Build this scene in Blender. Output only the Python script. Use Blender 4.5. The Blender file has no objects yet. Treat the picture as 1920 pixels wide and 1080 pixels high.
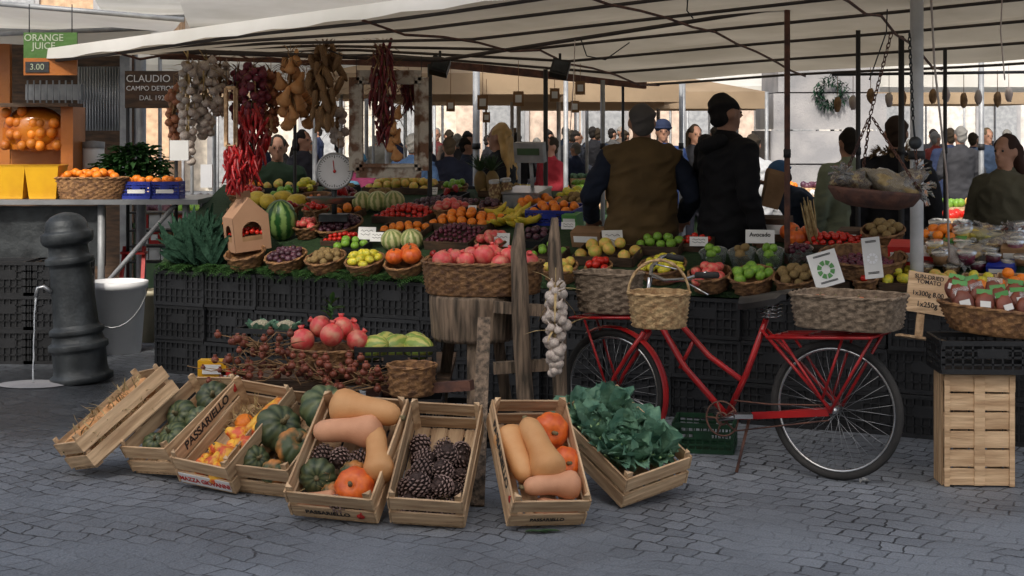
import bpy, math, random
from mathutils import Vector, Matrix, noise
random.seed(7)
R=math.radians; pi=math.pi; S=bpy.context.scene; C=S.collection
H=1.73; F=2860.
def V(*a): return Vector(a)
def P(px,py,Y): return Vector(((px-960)/F*Y,Y,H-(py-240)/F*Y))
def G(px,py): return P(px,py,H*F/(py-240))
def Rt(a,ax): return Matrix.Rotation(R(a),4,ax)
def Tr(v): return Matrix.Translation(v)
def U(a,b): return random.uniform(a,b)
# ---------------------------------------------------------------- materials
def mat(n,c1,c2=None,sc=6,rough=.6,bump=.15,bs=40,metal=0,st=(1,1,1),rv=.12,trl=0,trans=0,radial=0,lo=.35,hi=.65,spec=.5):
    m=bpy.data.materials.new(n); m.use_nodes=True; N=m.node_tree.nodes; L=m.node_tree.links; b=N['Principled BSDF']
    c2=c2 or tuple(x*.6 for x in c1); b.inputs['Specular IOR Level'].default_value=spec
    tc=N.new('ShaderNodeTexCoord'); mp=N.new('ShaderNodeMapping'); mp.inputs['Scale'].default_value=st; L.new(tc.outputs['Object'],mp.inputs[0])
    nz=N.new('ShaderNodeTexNoise'); nz.inputs['Scale'].default_value=sc; nz.inputs['Detail'].default_value=5; L.new(mp.outputs[0],nz.inputs['Vector'])
    fac=nz.outputs['Fac']
    if radial:
        sp=N.new('ShaderNodeSeparateXYZ'); L.new(tc.outputs['Object'],sp.inputs[0])
        a=N.new('ShaderNodeMath'); a.operation='ARCTAN2'; L.new(sp.outputs[1],a.inputs[0]); L.new(sp.outputs[0],a.inputs[1])
        k=N.new('ShaderNodeMath'); k.operation='MULTIPLY'; k.inputs[1].default_value=radial; L.new(a.outputs[0],k.inputs[0])
        ad=N.new('ShaderNodeMath'); ad.operation='MULTIPLY_ADD'; ad.inputs[1].default_value=5; L.new(nz.outputs['Fac'],ad.inputs[0]); L.new(k.outputs[0],ad.inputs[2])
        si=N.new('ShaderNodeMath'); si.operation='SINE'; L.new(ad.outputs[0],si.inputs[0])
        f2=N.new('ShaderNodeMath'); f2.operation='MULTIPLY_ADD'; f2.inputs[1].default_value=.3; f2.inputs[2].default_value=.5; L.new(si.outputs[0],f2.inputs[0]); fac=f2.outputs[0]
    rp=N.new('ShaderNodeValToRGB'); rp.color_ramp.elements[0].position=lo; rp.color_ramp.elements[1].position=hi
    rp.color_ramp.elements[0].color=(*c1,1); rp.color_ramp.elements[1].color=(*c2,1); L.new(fac,rp.inputs[0])
    hs=N.new('ShaderNodeHueSaturation'); oi=N.new('ShaderNodeObjectInfo'); ma=N.new('ShaderNodeMath'); ma.operation='MULTIPLY_ADD'
    ma.inputs[1].default_value=2*rv; ma.inputs[2].default_value=1-rv; L.new(oi.outputs['Random'],ma.inputs[0]); L.new(ma.outputs[0],hs.inputs['Value']); L.new(rp.outputs[0],hs.inputs['Color'])
    L.new(hs.outputs[0],b.inputs['Base Color']); b.inputs['Roughness'].default_value=rough; b.inputs['Metallic'].default_value=metal
    if trans: b.inputs['Transmission Weight'].default_value=trans; b.inputs['IOR'].default_value=1.3
    if bump:
        nb=N.new('ShaderNodeTexNoise'); nb.inputs['Scale'].default_value=bs; nb.inputs['Detail'].default_value=6; L.new(mp.outputs[0],nb.inputs['Vector'])
        bp=N.new('ShaderNodeBump'); bp.inputs['Strength'].default_value=bump; bp.inputs['Distance'].default_value=.02; L.new(nb.outputs['Fac'],bp.inputs['Height']); L.new(bp.outputs[0],b.inputs['Normal'])
    if trl:
        t=N.new('ShaderNodeBsdfTranslucent'); L.new(hs.outputs[0],t.inputs[0]); mx=N.new('ShaderNodeMixShader'); mx.inputs[0].default_value=trl
        L.new(b.outputs[0],mx.inputs[1]); L.new(t.outputs[0],mx.inputs[2]); L.new(mx.outputs[0],N['Material Output'].inputs[0])
    return m
M={}
def dm(k,*a,**kw): M[k]=mat(k,*a,**kw)
dm('wood',(.66,.46,.27),(.38,.235,.125),sc=5,st=(6,.6,6),rough=.75,bump=.35,bs=9,rv=.22)
dm('woodx',(.64,.45,.27),(.38,.235,.125),sc=5,st=(.6,6,6),rough=.75,bump=.35,bs=9,rv=.22)
dm('woodold',(.24,.17,.115),(.05,.038,.026),sc=8,st=(5,5,.4),rough=.9,bump=1.,bs=12,rv=.15)
dm('wooddark',(.10,.055,.03),(.04,.025,.015),sc=7,st=(1,5,5),rough=.8,bump=.4,bs=12)
dm('woodpeel',(.17,.09,.055),(.50,.45,.38),sc=9,rough=.9,bump=.6,bs=40,lo=.45,hi=.56)
dm('wicker',(.32,.165,.065),(.11,.05,.022),sc=30,rough=.7,bump=.4,bs=90,rv=.25)
dm('wickerlight',(.52,.36,.18),(.28,.16,.07),sc=30,rough=.7,bump=.4,bs=90,rv=.1)
dm('wickergrey',(.30,.225,.155),(.12,.085,.055),sc=30,rough=.8,bump=.4,bs=90,rv=.1)
dm('plastic',(.007,.008,.010),(.013,.014,.016),rough=.5,bump=.1,rv=.3)
dm('plasticgreen',(.006,.05,.02),(.005,.035,.014),rough=.5,bump=.1)
dm('plasticblue',(.01,.03,.28),(.01,.02,.2),rough=.4,bump=.05)
dm('yellowp',(.70,.38,.01),(.6,.30,.01),rough=.4,bump=.05)
dm('whitep',(.78,.79,.80),(.68,.69,.71),sc=3,rough=.4,bump=.05)
dm('beige',(.42,.38,.27),(.33,.30,.2),rough=.5)
dm('iron',(.055,.062,.066),(.018,.021,.023),sc=6,rough=.5,bump=.25,bs=25,metal=.4)
dm('steel',(.42,.43,.44),(.3,.31,.32),sc=4,rough=.35,bump=.05,metal=.8)
dm('galv',(.36,.37,.38),(.24,.25,.26),sc=9,rough=.55,bump=.1,metal=.3)
dm('polelight',(.55,.56,.57),(.40,.41,.42),sc=7,rough=.5,bump=.1,metal=.1)
dm('rust',(.16,.07,.045),(.07,.035,.03),sc=14,rough=.8,bump=.3)
dm('ribm',(.07,.055,.045),(.045,.035,.03),rough=.7)
dm('dark',(.02,.02,.022),(.012,.012,.013),rough=.6)
dm('black',(.008,.008,.009),(.012,.012,.012),rough=.5)
dm('leather',(.022,.021,.022),(.014,.014,.015),rough=.3,bump=.05)
dm('bikered',(.40,.013,.014),(.28,.01,.012),sc=10,rough=.3,bump=.04,rv=.05)
dm('rubber',(.015,.015,.015),(.03,.028,.026),rough=.85)
dm('chrome',(.6,.6,.6),(.4,.4,.4),rough=.22,metal=.95,bump=.05)
dm('canvas',(.56,.49,.38),(.42,.36,.27),sc=1.4,rough=.9,bump=.4,bs=5,trl=.30,rv=.03)
dm('canvaswhite',(.80,.78,.73),(.66,.64,.58),sc=1.5,rough=.9,bump=.2,bs=5,trl=.3,rv=.05)
dm('canvastan',(.42,.31,.20),(.30,.22,.14),sc=1.5,rough=.9,bump=.2,bs=5,trl=.25)
dm('grassmat',(.022,.055,.012),(.010,.03,.008),sc=40,rough=.9,bump=.8,bs=150)
dm('fern',(.05,.14,.025),(.02,.07,.012),sc=20,rough=.7,trl=.2)
dm('kale',(.008,.028,.016),(.022,.055,.033),sc=30,rough=.9,bump=.6,bs=60,spec=.15)
dm('greens',(.075,.19,.13),(.19,.34,.22),sc=11,rough=.65,bump=.5,bs=40,trl=.1,spec=.35)
dm('greenstalk',(.42,.56,.28),(.24,.42,.17),sc=10,rough=.5)
dm('parsley',(.03,.11,.02),(.015,.06,.01),sc=20,rough=.7,trl=.2)
dm('cardboard',(.42,.24,.14),(.36,.2,.115),sc=4,rough=.85,bump=.08)
dm('kraft',(.30,.17,.08),(.2,.11,.05),sc=6,rough=.85)
dm('paper',(.75,.75,.73),(.66,.66,.64),sc=5,rough=.8,bump=.05)
dm('redprint',(.5,.03,.02),(.42,.02,.02),rough=.5)
dm('greenprint',(.08,.3,.06),(.06,.2,.05),rough=.5)
dm('signgreen',(.05,.13,.02),(.04,.10,.015),rough=.5)
dm('signletter',(.32,.36,.26),(.26,.30,.2),rough=.6)
dm('cab',(.42,.14,.02),(.30,.09,.015),sc=3,rough=.4,rv=.05)
dm('stone',(.36,.35,.35),(.25,.25,.26),sc=3,rough=.9,bump=.3)
dm('clear',(.75,.8,.8),(.7,.75,.75),rough=.12,trans=.75,bump=0)
dm('film',(.85,.87,.87),(.8,.8,.8),rough=.1,trans=.85,bump=.6,bs=25)
dm('water',(.9,.93,.96),(.8,.85,.9),rough=.15,trans=.5,bump=.3)
dm('stem',(.24,.19,.09),(.12,.10,.05),sc=30,rough=.8)
dm('straw',(.55,.41,.20),(.32,.22,.09),sc=30,rough=.8)
dm('husk',(.34,.20,.09),(.15,.08,.035),sc=20,rough=.8)
dm('pulse',(.55,.42,.22),(.22,.12,.06),sc=45,rough=.7,bump=.9,bs=60,lo=.42,hi=.55)
dm('orange',(.88,.25,.012),(.75,.18,.01),sc=4,rough=.45,bs=200)
dm('lemon',(.80,.62,.04),(.45,.50,.05),sc=2,rough=.4)
dm('lime',(.13,.32,.025),(.25,.42,.05),sc=3,rough=.4)
dm('tomato',(.60,.02,.010),(.45,.02,.01),sc=3,rough=.25,bump=.02)
dm('pinkfruit',(.66,.07,.07),(.62,.30,.18),sc=1.6,rough=.35,rv=.2,lo=.42,hi=.75)
dm('peach',(.75,.42,.10),(.45,.45,.07),sc=1.5,rough=.5,rv=.2)
dm('darkfruit',(.05,.02,.04),(.10,.03,.04),sc=3,rough=.4,rv=.4)
dm('redgrape',(.16,.02,.04),(.06,.012,.03),sc=3,rough=.3,rv=.4)
dm('kiwi',(.20,.12,.05),(.28,.20,.07),sc=6,rough=.8)
dm('butternut',(.68,.36,.15),(.60,.27,.09),sc=2,rough=.6,rv=.12,bump=.08)
dm('butternutpale',(.68,.34,.19),(.54,.25,.13),sc=2,rough=.6,rv=.12,bump=.08)
dm('pumporange',(.78,.16,.02),(.58,.09,.02),sc=2,rough=.4,rv=.12,bump=.05)
dm('gourd',(.85,.46,.04),(.66,.10,.03),sc=1.4,rough=.45,rv=.15,lo=.42,hi=.58)
dm('pumpgreen',(.03,.05,.02),(.12,.14,.06),sc=1.5,rough=.45,bump=.08,bs=12,rv=.3,radial=9,lo=.2,hi=.9)
dm('pumpmix',(.06,.085,.035),(.50,.20,.05),sc=.9,rough=.5,bump=.08,bs=12,rv=.15,lo=.46,hi=.62)
dm('melon',(.55,.52,.25),(.22,.28,.08),sc=3,rough=.5,radial=10)
dm('watermelon',(.02,.09,.02),(.22,.35,.10),sc=3,rough=.35,radial=9)
dm('greenmelon',(.22,.32,.06),(.50,.48,.12),sc=2,rough=.4,radial=8,bump=.05)
dm('yellowmelon',(.75,.55,.05),(.60,.42,.05),sc=3,rough=.5)
dm('banana',(.75,.52,.03),(.55,.48,.05),sc=3,rough=.5)
dm('chili',(.40,.010,.010),(.20,.006,.01),sc=4,rough=.35,rv=.4)
dm('chilidark',(.16,.008,.010),(.08,.006,.01),sc=4,rough=.4,rv=.4)
dm('garlic',(.60,.54,.46),(.40,.31,.28),sc=5,rough=.6,rv=.15)
dm('onion',(.40,.17,.07),(.28,.09,.05),sc=4,rough=.5,rv=.2)
dm('redonion',(.22,.03,.05),(.13,.02,.04),sc=4,rough=.45,rv=.2)
dm('cone',(.07,.038,.03),(.03,.018,.015),sc=12,rough=.8,rv=.2)
dm('conetip',(.36,.25,.22),(.18,.11,.09),sc=12,rough=.8,rv=.25)
dm('berry',(.24,.06,.03),(.13,.035,.02),sc=5,rough=.5,rv=.25)
dm('carrot',(.8,.2,.02),(.65,.15,.02),rough=.5)
dm('juice',(.50,.17,.01),(.34,.08,.01),sc=5,rough=.15,rv=0)
dm('tankfruit',(.62,.20,.015),(.45,.12,.01),sc=3,rough=.5,rv=.3)
dm('leafdark',(.03,.07,.03),(.05,.10,.04),sc=10,rough=.6)
CM={}
def cm(c,rough=.85):
    c=tuple(c)
    if c not in CM: CM[c]=mat('cloth_%d'%len(CM),c,tuple(x*.65 for x in c),sc=5,rough=rough,bump=.4,bs=14,rv=0,spec=.25)
    return CM[c]
# ---------------------------------------------------------------- mesh builder
class MB:
    def __init__(s): s.v=[];s.f=[];s.m=[];s.s=[]
    def add(s,vs,fs,mi=0,sm=True):
        n=len(s.v); s.v+=[Vector(v) for v in vs]
        for f in fs: s.f.append([i+n for i in f]); s.m.append(mi); s.s.append(sm)
    def box(s,c,d,M_=None,mi=0):
        M_=M_ or Matrix(); c=Vector(c); x,y,z=[q/2 for q in d]
        vs=[M_@(c+V(a*x,b*y,e*z)) for a in(-1,1) for b in(-1,1) for e in(-1,1)]
        s.add(vs,[(0,1,3,2),(4,6,7,5),(0,4,5,1),(2,3,7,6),(0,2,6,4),(1,5,7,3)],mi,False)
    def beam(s,a,b,w,h,mi=0,up=V(0,0,1)):
        a=Vector(a);b=Vector(b); d=(b-a).normalized(); u=up
        if abs(d.dot(u))>.95: u=V(0,1,0)
        x=d.cross(u).normalized(); z=x.cross(d)
        vs=[p+x*(i*w/2)+z*(j*h/2) for p in(a,b) for i in(-1,1) for j in(-1,1)]
        s.add(vs,[(0,1,3,2),(4,6,7,5),(0,4,5,1),(2,3,7,6),(0,2,6,4),(1,5,7,3)],mi,False)
    def tube(s,pts,r,n=8,mi=0,closed=False):
        pts=[Vector(p) for p in pts]; k=len(pts)
        rs=r if isinstance(r,(list,tuple)) else [r]*k
        rings=[]; u=None
        for i,p in enumerate(pts):
            if closed: d=(pts[(i+1)%k]-pts[i-1])
            else: d=pts[min(i+1,k-1)]-pts[max(i-1,0)]
            if d.length<1e-9: d=V(0,0,1)
            d.normalize()
            if u is None: u=d.orthogonal().normalized()
            u=(u-d*u.dot(d)); u=u.normalized() if u.length>1e-6 else d.orthogonal().normalized()
            w=d.cross(u); rings.append([p+(u*math.cos(2*pi*j/n)+w*math.sin(2*pi*j/n))*rs[i] for j in range(n)])
        vs=[q for rg in rings for q in rg]; fs=[]
        for i in range(k if closed else k-1):
            for j in range(n): fs.append((i*n+j,i*n+(j+1)%n,((i+1)%k)*n+(j+1)%n,((i+1)%k)*n+j))
        if not closed: fs+=[tuple(range(n))[::-1],tuple((k-1)*n+j for j in range(n))]
        s.add(vs,fs,mi,True)
    def lathe(s,prof,n=24,M_=None,mi=0,sm=True,rib=0,rd=0):
        M_=M_ or Matrix(); vs=[];fs=[]; k=len(prof)
        for (r,z) in prof:
            for j in range(n):
                a=2*pi*j/n; q=r*(1-rd*(.5+.5*math.cos(rib*a))**1.5) if rib else r
                vs.append(M_@V(q*math.cos(a),q*math.sin(a),z))
        for i in range(k-1):
            for j in range(n): fs.append((i*n+j,i*n+(j+1)%n,(i+1)*n+(j+1)%n,(i+1)*n+j))
        s.add(vs,fs,mi,sm)
    def ball(s,c,r,nu=12,nv=8,mi=0,M_=None,rib=0,rd=0,dent=0,nz=0):
        M_=M_ or Matrix(); c=Vector(c); r=(r,r,r) if not isinstance(r,(tuple,list)) else r
        vs=[];fs=[]; sd=U(0,50)
        for i in range(nv+1):
            th=pi*i/nv; rr=max(math.sin(th),.002); z=-math.cos(th)*(1-dent*math.exp(-(rr/.35)**2))
            for j in range(nu):
                a=2*pi*j/nu; q=rr*(1-rd*(.5+.5*math.cos(rib*a))**2); d=V(q*math.cos(a),q*math.sin(a),z)
                if nz: d*=1+nz*noise.noise(d*2.2+V(sd,0,0))
                vs.append(M_@(c+V(d.x*r[0],d.y*r[1],d.z*r[2])))
        for i in range(nv):
            for j in range(nu): fs.append((i*nu+j,i*nu+(j+1)%nu,(i+1)*nu+(j+1)%nu,(i+1)*nu+j))
        s.add(vs,fs,mi,True)
    def leaf(s,o,d,up,L,W,curl=.3,ruf=0,mi=0,k=5,cup=.18):
        o=Vector(o); d=Vector(d).normalized(); sd=d.cross(up)
        sd=sd.normalized() if sd.length>1e-4 else V(1,0,0); n=sd.cross(d); vs=[];fs=[]
        for i in range(k+1):
            a=i/k; w=W*max(math.sin(pi*(.1+.86*a)),.05)**.8; c=o+d*L*a-n*(curl*L*a*a)
            for j in (-1,-.5,0,.5,1): vs.append(c+sd*w*j*.5+n*(j*j*w*cup*2*.6+U(-1,1)*ruf*abs(j))+d*U(-1,1)*ruf*.6*abs(j))
        for i in range(k):
            for j in range(4): q=i*5+j; fs.append((q,q+1,q+6,q+5))
        s.add(vs,fs,mi,True)
    def mesh(s,name,mats,off=V(0,0,0)):
        me=bpy.data.meshes.new(name); me.from_pydata([tuple(v-off) for v in s.v],[],s.f)
        for m in (mats if isinstance(mats,(list,tuple)) else [mats]): me.materials.append(M[m] if isinstance(m,str) else m)
        me.polygons.foreach_set('material_index',s.m); me.polygons.foreach_set('use_smooth',s.s); me.update(); return me
    def build(s,name,mats,parent=None,loc=None):
        off=V(0,0,0)
        if parent:
            q=parent
            while q: off=off+q.location; q=q.parent
        elif loc is not None: off=Vector(loc)
        o=bpy.data.objects.new(name,s.mesh(name,mats,off)); C.objects.link(o)
        if parent: o.parent=parent
        else: o.location=off
        return o
def crisp(pr):
    o=[pr[0]]
    for (a,b),(c,d) in zip(pr,pr[1:]):
        o+=[(a+(c-a)*.08,b+(d-b)*.08),(a+(c-a)*.92,b+(d-b)*.92)]
    return o+[pr[-1]]
def tag(o,label,cat=None,group=None,kind=None):
    if label: o['label']=label
    if cat: o['category']=cat
    if group: o['group']=group
    if kind: o['kind']=kind
    return o
def thing(name,label,cat,loc=(0,0,0),group=None):
    o=bpy.data.objects.new(name,None); C.objects.link(o); o.location=loc; o.empty_display_size=.05
    return tag(o,label,cat,group)
def dup(root,label,Mx,group=None):
    r=root.copy(); C.objects.link(r); r.matrix_world=Mx; r['label']=label
    if group: r['group']=group
    for ch in list(root.children):
        c=ch.copy(); C.objects.link(c); c.parent=r
        for g in list(ch.children): d=g.copy(); C.objects.link(d); d.parent=c
    return r
class Proto:
    def __init__(s,root): s.r=root; s.u=False
    def put(s,label,Mx,group=None):
        if not s.u:
            s.u=True; s.r.matrix_world=Mx; tag(s.r,label,None,group); return s.r
        r=dup(s.r,label,Mx,group)
        if not group and 'group' in r: del r['group']
        return r
def text(body,size,m,parent,Mx,name='lettering',ext=.0006,bold=0):
    cu=bpy.data.curves.new('t','FONT'); cu.body=body; cu.size=size; cu.extrude=ext; cu.align_x='CENTER'; cu.align_y='CENTER'; cu.space_line=.85; cu.offset=bold*size
    t=bpy.data.objects.new('t',cu); C.objects.link(t); bpy.context.view_layer.update()
    me=bpy.data.meshes.new_from_object(t.evaluated_get(bpy.context.evaluated_depsgraph_get())); bpy.data.objects.remove(t)
    me.materials.clear(); me.materials.append(M[m] if isinstance(m,str) else m)
    q=parent; off=V(0,0,0)
    while q: off=off+q.location; q=q.parent
    me.transform(Tr(-off)@Mx); o=bpy.data.objects.new(name,me); C.objects.link(o); o.parent=parent; return o
# ---------------------------------------------------------------- people
cache={}
def remesh(mb,key,vox,fold=0):
    o=bpy.data.objects.new('t',mb.mesh('t','dark')); C.objects.link(o)
    r=o.modifiers.new('r','REMESH'); r.mode='VOXEL'; r.voxel_size=vox; s=o.modifiers.new('s','SMOOTH'); s.iterations=6 if fold else 3; s.factor=.5
    bpy.context.view_layer.update()
    me=bpy.data.meshes.new_from_object(o.evaluated_get(bpy.context.evaluated_depsgraph_get())); bpy.data.objects.remove(o)
    if fold:
        nr=[v.normal.copy() for v in me.vertices]
        for v,n in zip(me.vertices,nr):
            c=v.co; q=noise.noise(V(c.x*4,c.y*4,c.z*5)); v.co=c+n*(fold*.6*q+fold*.75*(.5-abs(noise.noise(V(c.x*9+c.z*5,c.y*9,c.z*13)))*2))
    me.polygons.foreach_set('use_smooth',[True]*len(me.polygons)); me.materials.clear(); me.materials.append(None); cache[key]=me; return me
def human(label,loc,rz,h=1.72,jc=(.02,.03,.06),tc=(.03,.03,.04),hair=(.03,.02,.012),long=False,arms=0,lean=0,vox=.014,vest=None,hat=None,group=None,fur=None,hood=False):
    skin=cm((.38,.20,.13),.55); key=(arms,lean,vox)
    def b(p,l=True):
        p=Vector(p)
        if p.z>.93 and lean and l: p=V(0,0,.95)+Rt(lean,'X').to_3x3()@(p-V(0,0,.95))
        return p
    ap={0:[((.245,.02,1.16),(.26,-.06,.92)),((.245,.02,1.16),(.26,-.05,.92))],
        1:[((.27,.03,1.17),(.17,-.24,1.12)),((.27,.03,1.17),(.17,-.24,1.10))],
        2:[((.25,.0,1.16),(.2,-.25,1.2)),((.24,.03,1.16),(.26,-.03,.93))],
        3:[((.30,.02,1.17),(.27,-.2,1.02)),((.30,.02,1.17),(.27,-.2,1.02))]}[arms]
    def caps(mb,pts,rs):
        for i in range(len(pts)-1):
            mb.tube([pts[i],pts[i+1]],[rs[i],rs[i+1]],12)
        for p,r in zip(pts,rs): mb.ball(p,r,12,8)
    def arm(mb,inf,hand):
        for s,(e,w) in zip((1,-1),ap):
            sh=b((s*.175,0,1.415)); e=b((s*e[0],e[1],e[2])); w=b((s*w[0],w[1],w[2]))
            caps(mb,[sh,sh.lerp(e,.5)+V(s*.008,0,0),e,w],[.056+inf,.050+inf*1.2,.043+inf,.028+inf])
            if hand:
                d=(w-e).normalized(); sd=d.cross(V(0,0,1)); sd=sd.normalized() if sd.length>.2 else V(1,0,0)
                if abs(d.z)>.8: sd=V(0,1,0)
                cu=d.cross(sd); cu=cu if cu.dot(V(-s,0,-.3))>0 else -cu
                for q in(-1,0,1): caps(mb,[w+d*.01+sd*q*.012,w+d*.085+sd*q*.024],[.02,.015])
                for q,ln in zip((-1.5,-.5,.5,1.5),(.055,.07,.075,.065)):
                    a=w+d*.085+sd*q*.021; m=a+d*ln*.5+cu*.008; caps(mb,[a,m,m+d*ln*.4+cu*.025],[.0105,.0095,.008])
                caps(mb,[w+d*.025+sd*.03,w+d*.06+sd*.055,w+d*.085+sd*.055+cu*.015],[.013,.011,.009])
    Q0=Tr(V(0,0,.95))@Rt(lean,'X')@Tr(V(0,0,-.95))
    def torso(mb,inf,hem=.86):
        prof=[(.001,hem-.012),(.07,hem-.011),(.158,hem),(.176,.93),(.166,1.05),(.162,1.12),(.172,1.24),(.182,1.34),(.172,1.41),(.13,1.455),(.075,1.485),(.001,1.5)]
        mb.lathe([(r+inf if r>.05 else r,z+(inf if z>1.47 else 0)) for r,z in prof],30,Q0@Matrix.Diagonal((1,.68,1,1)))
        caps(mb,[b((-.15,0,1.412)),b((.15,0,1.412))],[.058+inf]*2)
    def legs(mb,inf,z0=.08):
        for s in(1,-1): caps(mb,[V(s*.09,0,.9),V(s*.1,-.015,.5),V(s*.1,.02,z0)],[.082+inf,.055+inf,.038+inf])
    Q=Tr(V(0,0,.95))@Rt(lean,'X')@Tr(V(0,0,-.95))@Tr(V(0,0,1.5))@Rt(-lean*.5,'X')@Tr(V(0,0,-1.5))
    if ('b',)+key not in cache:
        mb=MB(); torso(mb,-.012); arm(mb,0,True); legs(mb,0)
        caps(mb,[b((0,.005,1.42)),Q@V(0,0,1.55)],[.058,.054])
        mb.ball((0,.008,1.652),(.072,.09,.10),14,12,M_=Q); mb.ball((0,-.022,1.59),(.053,.062,.062),12,10,M_=Q)
        mb.tube([Q@V(0,-.085,1.66),Q@V(0,-.105,1.625),Q@V(0,-.085,1.615)],[.008,.014,.010],8); mb.ball((0,-.076,1.587),(.024,.014,.011),8,6,M_=Q); mb.ball((0,-.065,1.553),(.024,.02,.018),8,6,M_=Q); mb.ball((0,-.072,1.668),(.045,.018,.01),10,6,M_=Q)
        for s in(1,-1): mb.ball((s*.074,.012,1.635),(.010,.02,.03),8,6,M_=Q)
        for s in(1,-1): caps(mb,[V(s*.1,.03,.05),V(s*.11,-.12,.035)],[.045,.035])
        remesh(mb,('b',)+key,min(vox,.011))
        mb=MB(); torso(mb,.022,.80); arm(mb,.019,False); caps(mb,[b((0,.01,1.44)),b((0,.01,1.50))],[.078,.066]); remesh(mb,('j',)+key,vox,.016)
        mb=MB(); legs(mb,.016); mb.ball((0,0,.93),(.165,.115,.12),14,10); remesh(mb,('t',)+key,vox,.01)
        mb=MB()
        for s in(1,-1): caps(mb,[V(s*.1,.035,.055),V(s*.112,-.14,.043)],[.055,.044])
        remesh(mb,('s',)+key,vox)
    T_=thing('person',label,'person',loc,group); T_.rotation_euler[2]=R(rz); T_.scale=[h/1.75]*3
    def put(n,me,m):
        o=bpy.data.objects.new(n,me); C.objects.link(o); o.parent=T_
        o.material_slots[0].link='OBJECT'; o.material_slots[0].material=m; return o
    put('body',cache[('b',)+key],skin); put('jacket',cache[('j',)+key],cm(jc)); put('trousers',cache[('t',)+key],cm(tc)); put('shoes',cache[('s',)+key],cm((.02,.018,.016)))
    if vest is not None:
        if ('v',)+key not in cache:
            mb=MB(); torso(mb,.038,.80); caps(mb,[b((0,.012,1.44)),b((0,.012,1.495))],[.088,.074]); remesh(mb,('v',)+key,vox,.018)
        put('vest',cache[('v',)+key],cm(vest))
    hk=('h',long)+key
    if hk not in cache:
        mb=MB(); mb.ball((0,.024,1.678),(.080,.090,.088),16,12,M_=Q); mb.ball((0,.05,1.62),(.072,.052,.07),14,10,M_=Q)
        if long:
            for x in(-.06,-.02,.02,.06): caps(mb,[Q@V(x,.05,1.66),Q@V(x*1.3,.09,1.5),Q@V(x*1.5,.115,1.30)],[.04,.040,.022])
        remesh(mb,hk,.010,.014)
    put('hair',cache[hk],cm(hair))
    mb=MB(); [mb.ball((s*.029,-.076,1.648),.008,8,6,M_=Q) for s in(1,-1)]; mb.build('eyes','black').parent=T_
    if hat is not None:
        mb=MB(); mb.ball((0,.012,1.70),(.093,.106,.085),16,10,M_=Q); mb.tube([Q@V(.091*math.cos(a/12*2*pi),.012+.103*math.sin(a/12*2*pi),1.685) for a in range(12)],.013,6,closed=True); mb.build('hat',cm(hat)).parent=T_
    if hood:
        mb=MB(); caps(mb,[b((-.07,.09,1.47)),b((0,.125,1.44)),b((.07,.09,1.47))],[.045,.055,.045]); mb.build('hood',cm(jc)).parent=T_
    if fur is not None:
        mb=MB()
        for i in range(260):
            a=U(0,2*pi); c=V(.13*math.cos(a),.04+.11*math.sin(a),1.5+.03*math.sin(a*2)); d=V(math.cos(a)+U(-.6,.6),math.sin(a)+U(-.6,.6),U(-.3,1)); mb.leaf(c,d,V(0,0,1),.06,.02,.2,k=2)
        mb.build('fur_trim',cm(fur)).parent=T_
    return T_
o=human('vendor with grey hair seen from behind in an olive vest over navy sleeves',V((1203-960)/F*10.0,10.0,.1),183,1.775,jc=(.010,.015,.030),vest=(.105,.066,.026),hair=(.11,.10,.095),arms=3,vox=.011); o.scale.x*=1.12
o=human('tall man in a black jacket standing in profile holding a brown paper bag',V((1362-960)/F*9.85,9.85,.1),118,1.84,jc=(.007,.007,.009),hair=(.012,.01,.01),arms=2,vox=.011,hood=True); o.scale.x*=1.1; o.scale.y*=1.12
human('woman with long dark hair in a green jacket at the right edge',V((1885-960)/F*9.9,9.9,0),-50,1.68,jc=(.08,.075,.05),hair=(.035,.015,.01),long=True,arms=1,vox=.011)
human('person in a dark parka with tan fur collar seen from behind beside the steel pole',V((1680-960)/F*10.6,10.6,0),170,1.80,jc=(.012,.012,.015),hair=(.05,.03,.02),fur=(.30,.20,.11),arms=0,vox=.011)
human('dark haired person in a pale green jacket behind the rusty pole',V((1590-960)/F*11.6,11.6,0),200,1.72,jc=(.22,.25,.17),hair=(.02,.015,.01))
human('person in blue cap stooping over a crate behind the stall',V((1545-960)/F*12.3,12.3,0),-70,1.6,jc=(.02,.03,.05),hat=(.05,.12,.25),lean=45,arms=1)
human('person in a white quilted jacket in front of the stone monument',V((1412-960)/F*15,15,0),170,1.66,jc=(.6,.61,.62),hair=(.04,.03,.02))
human('woman with long blond hair in a black coat looking left',V((935-960)/F*12.8,12.8,0),-110,1.76,jc=(.012,.012,.014),hair=(.60,.38,.15),long=True,arms=2)
human('stallholder in dark green clothes behind the hanging red chillies',V((520-960)/F*12.9,12.9,0),10,1.66,jc=(.02,.04,.02),hair=(.02,.015,.01),arms=1)
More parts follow.
